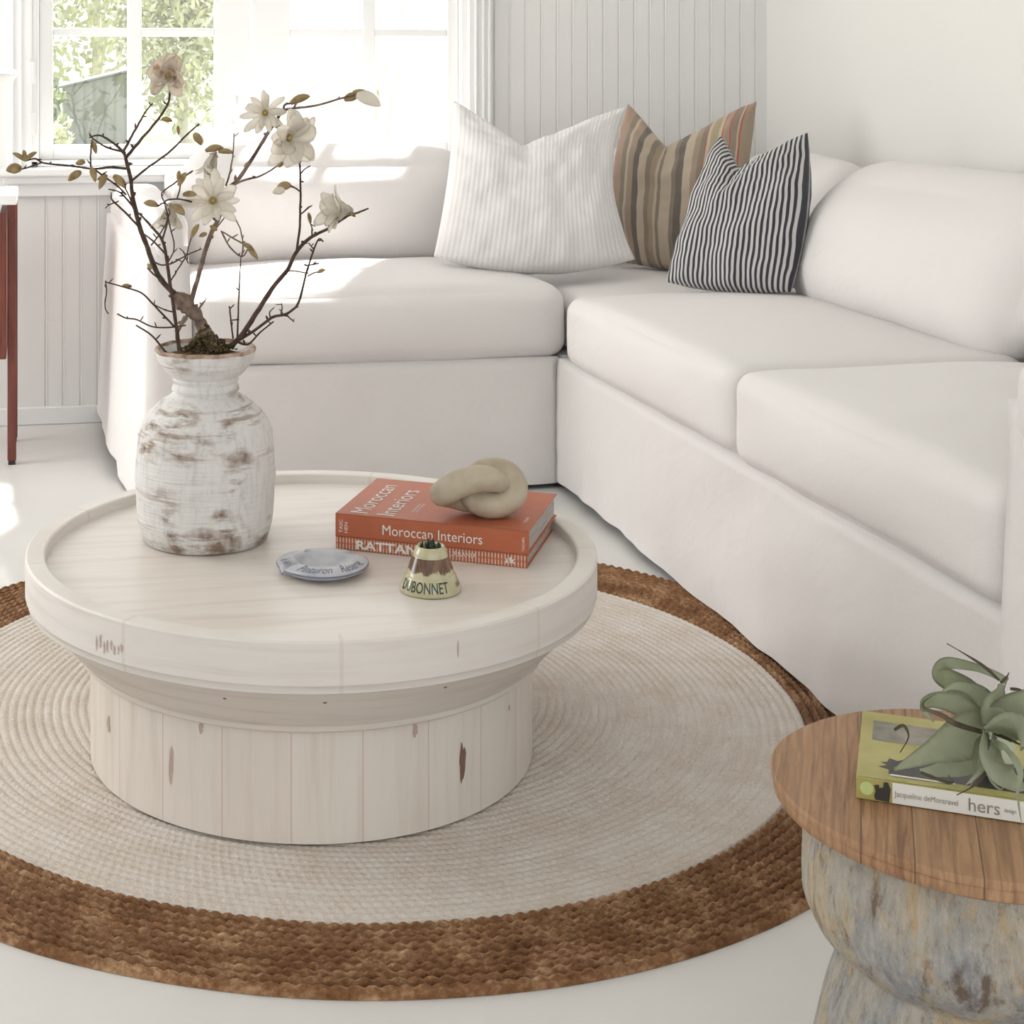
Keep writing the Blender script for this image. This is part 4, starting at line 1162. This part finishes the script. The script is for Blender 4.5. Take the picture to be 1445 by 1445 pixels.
# ------------------------------------------------------------------ cone-shaped match striker
bell = thing('match_striker', 'small cream and brown conical ceramic match holder on the coffee table', 'match holder', (.592, 2.425, ZT))
bm = bmesh.new(); lathe(bm, [(0, 0), (.044, 0), (.0468, .0015), (.0472, .004), (.0395, .0245), (.0385, .0255), (.0375, .0262), (.0368, .0275), (.0285, .052), (.0268, .0545), (.0268, .056), (.0255, .060), (.0225, .0665), (.0205, .0685), (.0185, .068), (.0165, .066), (.016, .058), (0, .058)], 80)
sharp(_link('body', bm, M['cream'], bell), 40)
bm = bmesh.new()
rnd = random.Random(2)
for k in range(26):
    a = rnd.random() * 2 * PI; r = .015 * math.sqrt(rnd.random()); c0 = Vector((r * math.cos(a), r * math.sin(a), .060))
    c1 = c0 + Vector((rnd.uniform(-.003, .003), rnd.uniform(-.003, .003), rnd.uniform(.007, .014)))
    tube(bm, [c0, c1, c1 + Vector((0, 0, .002))], [.0011, .0013, .0009], 6)
_link('matches', bm, M['ink_green'], bell)['label'] = 'bunch of dark-tipped matches'
rz_ = lambda w: .0455 - .0055 * w
wrap_text('lettering', 'DUBONNET', .01, lambda w: .0452 - .0056 * w, lambda w: .0060 + .0160 * w, math.radians(-172), math.radians(-66), .01, M['ink_green'], bell, bold=.0001, lift=.0012)
wrap_text('lettering', 'VIN TONIQUE', .01, lambda w: .0445 - .0035 * w, lambda w: .0085 + .0085 * w, math.radians(-42), math.radians(-5), .01, M['ink_green'], bell, lift=.0012)

# ------------------------------------------------------------------ side table, right foreground
SX, SY, SH = .930, 1.502, .40
stb = thing('side_table', 'round plank-topped side table on weathered carved trunk base', 'side table', (SX, SY, 0))
def tj(r, z, a): return r * (1 + .010 * fbm(math.cos(a) * 1.6, math.sin(a) * 1.6, 3)), z
bm = bmesh.new(); lathe(bm, [(0, SH - .022), (.190, SH - .022), (.1945, SH - .019), (.1955, SH - .010), (.1945, SH - .0085), (.1965, SH - .0075), (.197, SH - .002), (.1955, SH), (.09, SH), (0, SH)], 120, tj)
sharp(_link('plank_top', bm, M['elm'], stb), 50)
def bj(r, z, a):
    return r * (1 + .030 * fbm(math.cos(a) * 1.3, math.sin(a) * 1.3, z * 4) + .006 * fbm(math.cos(a) * 9, math.sin(a) * 9, z * 22)), z
bm = bmesh.new(); lathe(bm, smooth_prof([(0, .379), (.158, .380), (.165, .372), (.169, .34), (.1695, .303), (.166, .280), (.156, .258), (.140, .242), (.131, .234)], 5) + smooth_prof([(.128, .230), (.130, .222), (.137, .195), (.146, .165), (.160, .10), (.172, .04), (.174, .004), (.16, 0), (0, 0)], 4), 140, bj)
_link('trunk_base', bm, M['trunk'], stb)
# book there
p0 = at(1208, 1127, 1.0)
def onz(px, py, z):
    a = at(px, py, 1.0); o0 = Vector((0, 0, CH)); d = a - o0; s = (z - CH) / d.z; return o0 + d * s
c0 = onz(1208, 1127, SH); c1 = onz(1445, 1163, SH)
ang = math.atan2(c1.y - c0.y, c1.x - c0.x)
b3 = book('book', 'olive-covered book with white spine under the air plant on side table', (c0.x, c0.y), ang, .235, .175, .0215, M['olive'], hard=.002, z=SH + .0005)
bm = bmesh.new(); box(bm, .034, .2345, -.0006, .0005, .0008, .0207); sp = _link('spine_label', bm, M['spine_white'], b3, smooth=False); sp['label'] = 'white spine'
bm = bmesh.new()
bmesh.ops.create_circle(bm, cap_ends=True, segments=20, radius=.0065)
for v in bm.verts: v.co = Vector((.010 + v.co.x, -.0004, .0115 + v.co.y))
_link('spine_dot', bm, M['lime'], b3, smooth=False)
def blob(name, pts_, zf, mat, par):
    bm = bmesh.new(); bm.faces.new([bm.verts.new(zf(x, y)) for x, y in pts_]); return _link(name, bm, mat, par, smooth=False)
blob('spine_picture', [(.018, .002), (.031, .001), (.0325, .014), (.030, .0205), (.026, .020), (.0255, .015), (.022, .014), (.0215, .017), (.017, .016), (.0185, .010), (.017, .006)], lambda x, y: (x, -.0008, y), M['dark_ink'], b3)
def lx(px):
    y_ = 1127 + (px - 1208) * 36 / 237 ; q = onz(px, y_, SH); return math.hypot(q.x - c0.x, q.y - c0.y)
for tx_, a_, b_, z_, h_ in (('Jacqueline deMontravel', 1262, 1352, .0062, .0072), ('hers', 1367, 1411, .0048, .0125), ('design', 1417, 1434, .0075, .0050)):
    place_text('lettering', tx_, .01, (lx(a_), -.0008, z_), Xv, Zv, M['photo_grey'], b3, fitw=lx(b_) - lx(a_), fith=h_)
T3 = .0217
blob('cover_photo', [(.012, .098), (.085, .098), (.085, .150), (.012, .150)], lambda x, y: (x, y, T3), M['photo_grey'], b3)
blob('cover_picture', [(.030, .018), (.20, .016), (.20, .075), (.12, .078), (.07, .060), (.045, .058), (.038, .052), (.030, .056), (.028, .046), (.022, .044), (.028, .038), (.020, .032), (.030, .028)], lambda x, y: (x, y, T3), M['dark_ink'], b3)
blob('cover_stripe', [(.032, .0135), (.092, .0135), (.092, .017), (.032, .017)], lambda x, y: (x, y, T3 + .0003), M['spine_white'], b3)
# air plant
pc = onz(1395, 1035, SH + .10)
D0 = 1.60
ap = thing('air_plant', 'silvery green curling air plant resting on the olive book', 'plant', tuple(onz(1395, 1105, SH + .022)))
def leaf(ctrl, wpx, mat='airplant', tipw=.08, name='leaf', cup=.25, twist=None):
    """ribbon leaf: ctrl (px,py,depth offset) from base to tip, width in pixels at base"""
    q = smooth_prof([tuple(map(float, c)) for c in ctrl], 6); n = len(q)
    P = [at(x, y, D0 + d) for x, y, d in q]
    bm = bmesh.new(); rows = []
    view = None
    for i, p in enumerate(P):
        t_ = i / (n - 1)
        d = (P[min(i + 1, n - 1)] - P[max(i - 1, 0)]).normalized()
        look = Vector((-sn, -cs, .25)).normalized()
        side = d.cross(look)
        if side.length < .15: side = d.orthogonal()
        side.normalize(); up = side.cross(d).normalized()
        if twist: 
            Rm = Matrix.Rotation(twist * t_, 3, d); side = Rm @ side; up = Rm @ up
        w = wpx * (.5 if wpx < 20 else .60) * (D0 / F) * max(tipw, (1 - t_ ** 2.2) * (.75 + .25 * math.sin(PI * min(1, t_ * 1.6))))
        rows.append([bm.verts.new(p + side * w * s - up * (w * cup * (1 - s * s))) for s in (-1, -.6, 0, .6, 1)])
    for a, b in zip(rows, rows[1:]):
        for k in range(4): bm.faces.new((a[k], a[k + 1], b[k + 1], b[k]))
    bmesh.ops.solidify(bm, geom=bm.faces[:], thickness=.0012)
    o = _link(name, bm, M[mat], ap); o.data.transform(Matrix.Translation(-ap.location)); return o
ctr = (1398, 1032, 0)
leaf([ctr, (1372, 1036, -.01), (1335, 1052, -.02), (1300, 1068, -.03), (1262, 1086, -.04)], 56)
leaf([(1400, 1050, .0), (1375, 1068, .0), (1345, 1082, .0), (1315, 1088, .0), (1298, 1086, .0)], 34)
leaf([(1395, 1030, .0), (1375, 1010, .01), (1350, 994, .02), (1322, 988, .02), (1303, 994, .02), (1303, 1004, .0), (1318, 1018, -.01)], 27, tipw=.12)
leaf([(1398, 1025, .01), (1388, 1000, .03), (1366, 975, .05), (1340, 960, .06), (1326, 950, .05), (1335, 936, .04), (1370, 940, .03), (1400, 950, .02), (1422, 962, .02)], 30, tipw=.3)
leaf([(1398, 1020, .0), (1396, 1000, .02), (1380, 978, .03), (1352, 968, .03), (1330, 975, .02)], 30)
leaf([(1402, 1025, -.01), (1404, 1000, -.01), (1410, 980, .0), (1414, 966, .0)], 36, tipw=.25)
leaf([(1406, 1030, .0), (1420, 1008, -.01), (1445, 992, -.02), (1475, 985, -.02), (1500, 1000, -.02)], 42)
leaf([(1404, 1040, -.02), (1430, 1032, -.05), (1460, 1040, -.06), (1490, 1070, -.07)], 48)
leaf([(1400, 1040, -.02), (1404, 1065, -.06), (1416, 1092, -.08), (1436, 1108, -.08), (1452, 1112, -.07)], 42)
leaf([(1404, 1036, -.02), (1400, 1060, -.05), (1388, 1082, -.06), (1372, 1100, -.06), (1362, 1108, -.06)], 13)
leaf([(1396, 1036, -.02), (1380, 1048, -.03), (1376, 1072, -.04), (1374, 1096, -.04), (1368, 1112, -.04)], 9)
leaf([(1408, 1036, .03), (1430, 1010, .05), (1450, 980, .06), (1470, 960, .06)], 34)
leaf([(1402, 1046, -.04), (1425, 1062, -.08), (1440, 1090, -.10), (1436, 1120, -.10), (1442, 1165, -.10)], 12)
leaf([(1398, 1044, -.03), (1394, 1075, -.06), (1398, 1100, -.07), (1412, 1114, -.07), (1418, 1106, -.07)], 7)
leaf([(1390, 1034, -.01), (1350, 1022, -.03), (1330, 1010, -.03), (1306, 1000, -.03), (1304, 990, -.02), (1320, 980, -.01)], 8, 'airplant_d')
for c_ in ([(1410, 960, .0), (1388, 940, .02), (1360, 922, .03), (1336, 908, .04)], [(1412, 964, 0), (1420, 956, 0), (1424, 949, 0)], [(1425, 972, .0), (1440, 974, -.01), (1452, 982, -.01)],
           [(1400, 1034, -.01), (1430, 1046, -.04), (1460, 1062, -.05)], [(1395, 1085, -.05), (1375, 1108, -.05), (1350, 1122, -.05)], [(1300, 1090, -.02), (1330, 1102, -.03), (1345, 1104, -.03), (1338, 1094, -.02)], [(1262, 1030, .0), (1275, 1024, .0), (1282, 1040, .0), (1270, 1062, -.01)]):
    leaf(c_, 5, 'airplant_d', tipw=.3, name='dry_tendril')
bm = bmesh.new(); r = bmesh.ops.create_icosphere(bm, subdivisions=3, radius=.020)
for v in r['verts']: v.co = at(1402, 1052, D0 + .01) + Vector((v.co.x, v.co.y, v.co.z * 1.6)) * (1 + .1 * fbm(v.co.x * 60, v.co.y * 60, v.co.z * 60))
o = _link('leaf_base', bm, M['airplant'], ap); o.data.transform(Matrix.Translation(-ap.location))

# ------------------------------------------------------------------ red-legged table and lamp at the left edge
rt = thing('red_side_table', 'tall red-stained wooden table at the left edge, light on its top painted white', 'side table', (-.26, 4.75, 0))
def rb(name, mat, x0, x1, y0, y1, z0, z1, bev=.002, par=rt):
    bm = bmesh.new(); box(bm, x0, x1, y0, y1, z0, z1, bev); bmesh.ops.translate(bm, verts=bm.verts, vec=-Vector(rt.location))
    return _link(name, bm, M[mat] if isinstance(mat, str) else mat, par, smooth=False)
for (x, y) in ((-.087, 4.62), (-.45, 4.62), (-.087, 4.90), (-.45, 4.90)):
    lg = rb('leg', 'redwood', x, x + .024, y, y + .024, .012, .728)
    rb('foot', 'foot', x + .002, x + .022, y + .002, y + .022, 0, .013, .001, lg)
rb('side_panel', 'redwood', -.108, -.090, 4.60, 4.90, .30, .705)
rb('side_panel', 'redwood', -.447, -.430, 4.63, 4.93, .30, .705)
rb('shelf', 'redwood', -.43, -.108, 4.63, 4.91, .31, .33)
rb('top', 'cabtop', -.45, -.061, 4.605, 4.93, .729, .757, .004)  # slab coloured white in place of strong light on the leg tops
lp_c = Vector((-.25, 4.76))
lm = thing('table_lamp', 'white lamp with domed shade at the upper left edge', 'lamp', (lp_c.x, lp_c.y, .757))
bm = bmesh.new(); lathe(bm, smooth_prof([(0, 0), (.075, 0), (.078, .006), (.07, .014), (.02, .022), (.012, .03)], 4), 48); _link('base', bm, M['shade'], lm)
bm = bmesh.new(); lathe(bm, [(0, .02), (.008, .02), (.008, .31), (.014, .315), (.014, .34), (0, .34)], 24); _link('stem', bm, M['lamp_metal'], lm)
bm = bmesh.new(); lathe(bm, smooth_prof([(.03, .43), (.07, .405), (.115, .372), (.150, .358), (.178, .350), (.190, .340), (.188, .330), (.172, .313), (.150, .300), (.12, .295)], 4) + [(.12, .298), (.15, .303), (.172, .318), (.186, .338), (.15, .354), (.03, .425)], 72); _link('shade', bm, M['shade'], lm)
bm = bmesh.new(); lathe(bm, [(0, .36), (.02, .355), (.03, .335), (.026, .32), (.0, .318)][::-1], 24); _link('bulb', bm, M['cabtop'], lm)

# ------------------------------------------------------------------ light
w = bpy.data.worlds.new('world'); SC.world = w; w.use_nodes = True
bgn = w.node_tree.nodes['Background']
bgn.inputs[0].default_value = (.96, .98, 1, 1); bgn.inputs[1].default_value = 2.6
def sun(direction, strength, angle, col=(1, .97, .92)):
    l = bpy.data.lights.new('sun', 'SUN'); l.energy = strength; l.angle = math.radians(angle); l.color = col
    o = bpy.data.objects.new('sun', l); COL.objects.link(o)
    o.rotation_euler = Vector(direction).to_track_quat('-Z', 'Y').to_euler(); o.location = (0, 8, 6)
sun((-.55, -1, -1.25), 30, 3)
def area(loc, target, sx_, sy_, e, col=(1, 1, 1)):
    l = bpy.data.lights.new('window_light', 'AREA'); l.shape = 'RECTANGLE'; l.size = sx_; l.size_y = sy_; l.energy = e; l.color = col
    o = bpy.data.objects.new('window_light', l); COL.objects.link(o); o.location = loc
    o.rotation_euler = (Vector(target) - Vector(loc)).to_track_quat('-Z', 'Y').to_euler()
area((-2.5, 4.3, 1.5), (0.6, 4.0, .5), 1.8, 1.6, 75, (1, .985, .96))
area((.2, -2.2, 1.5), (.9, 3.5, .4), 3.6, 2.0, 10, (1, .96, .92))

vs_ = SC.view_settings
SC.display_settings.display_device = 'sRGB'
vs_.view_transform = 'Standard'; vs_.look = 'None'; vs_.gamma = 1; vs_.use_curve_mapping = False
vs_.exposure = -.47
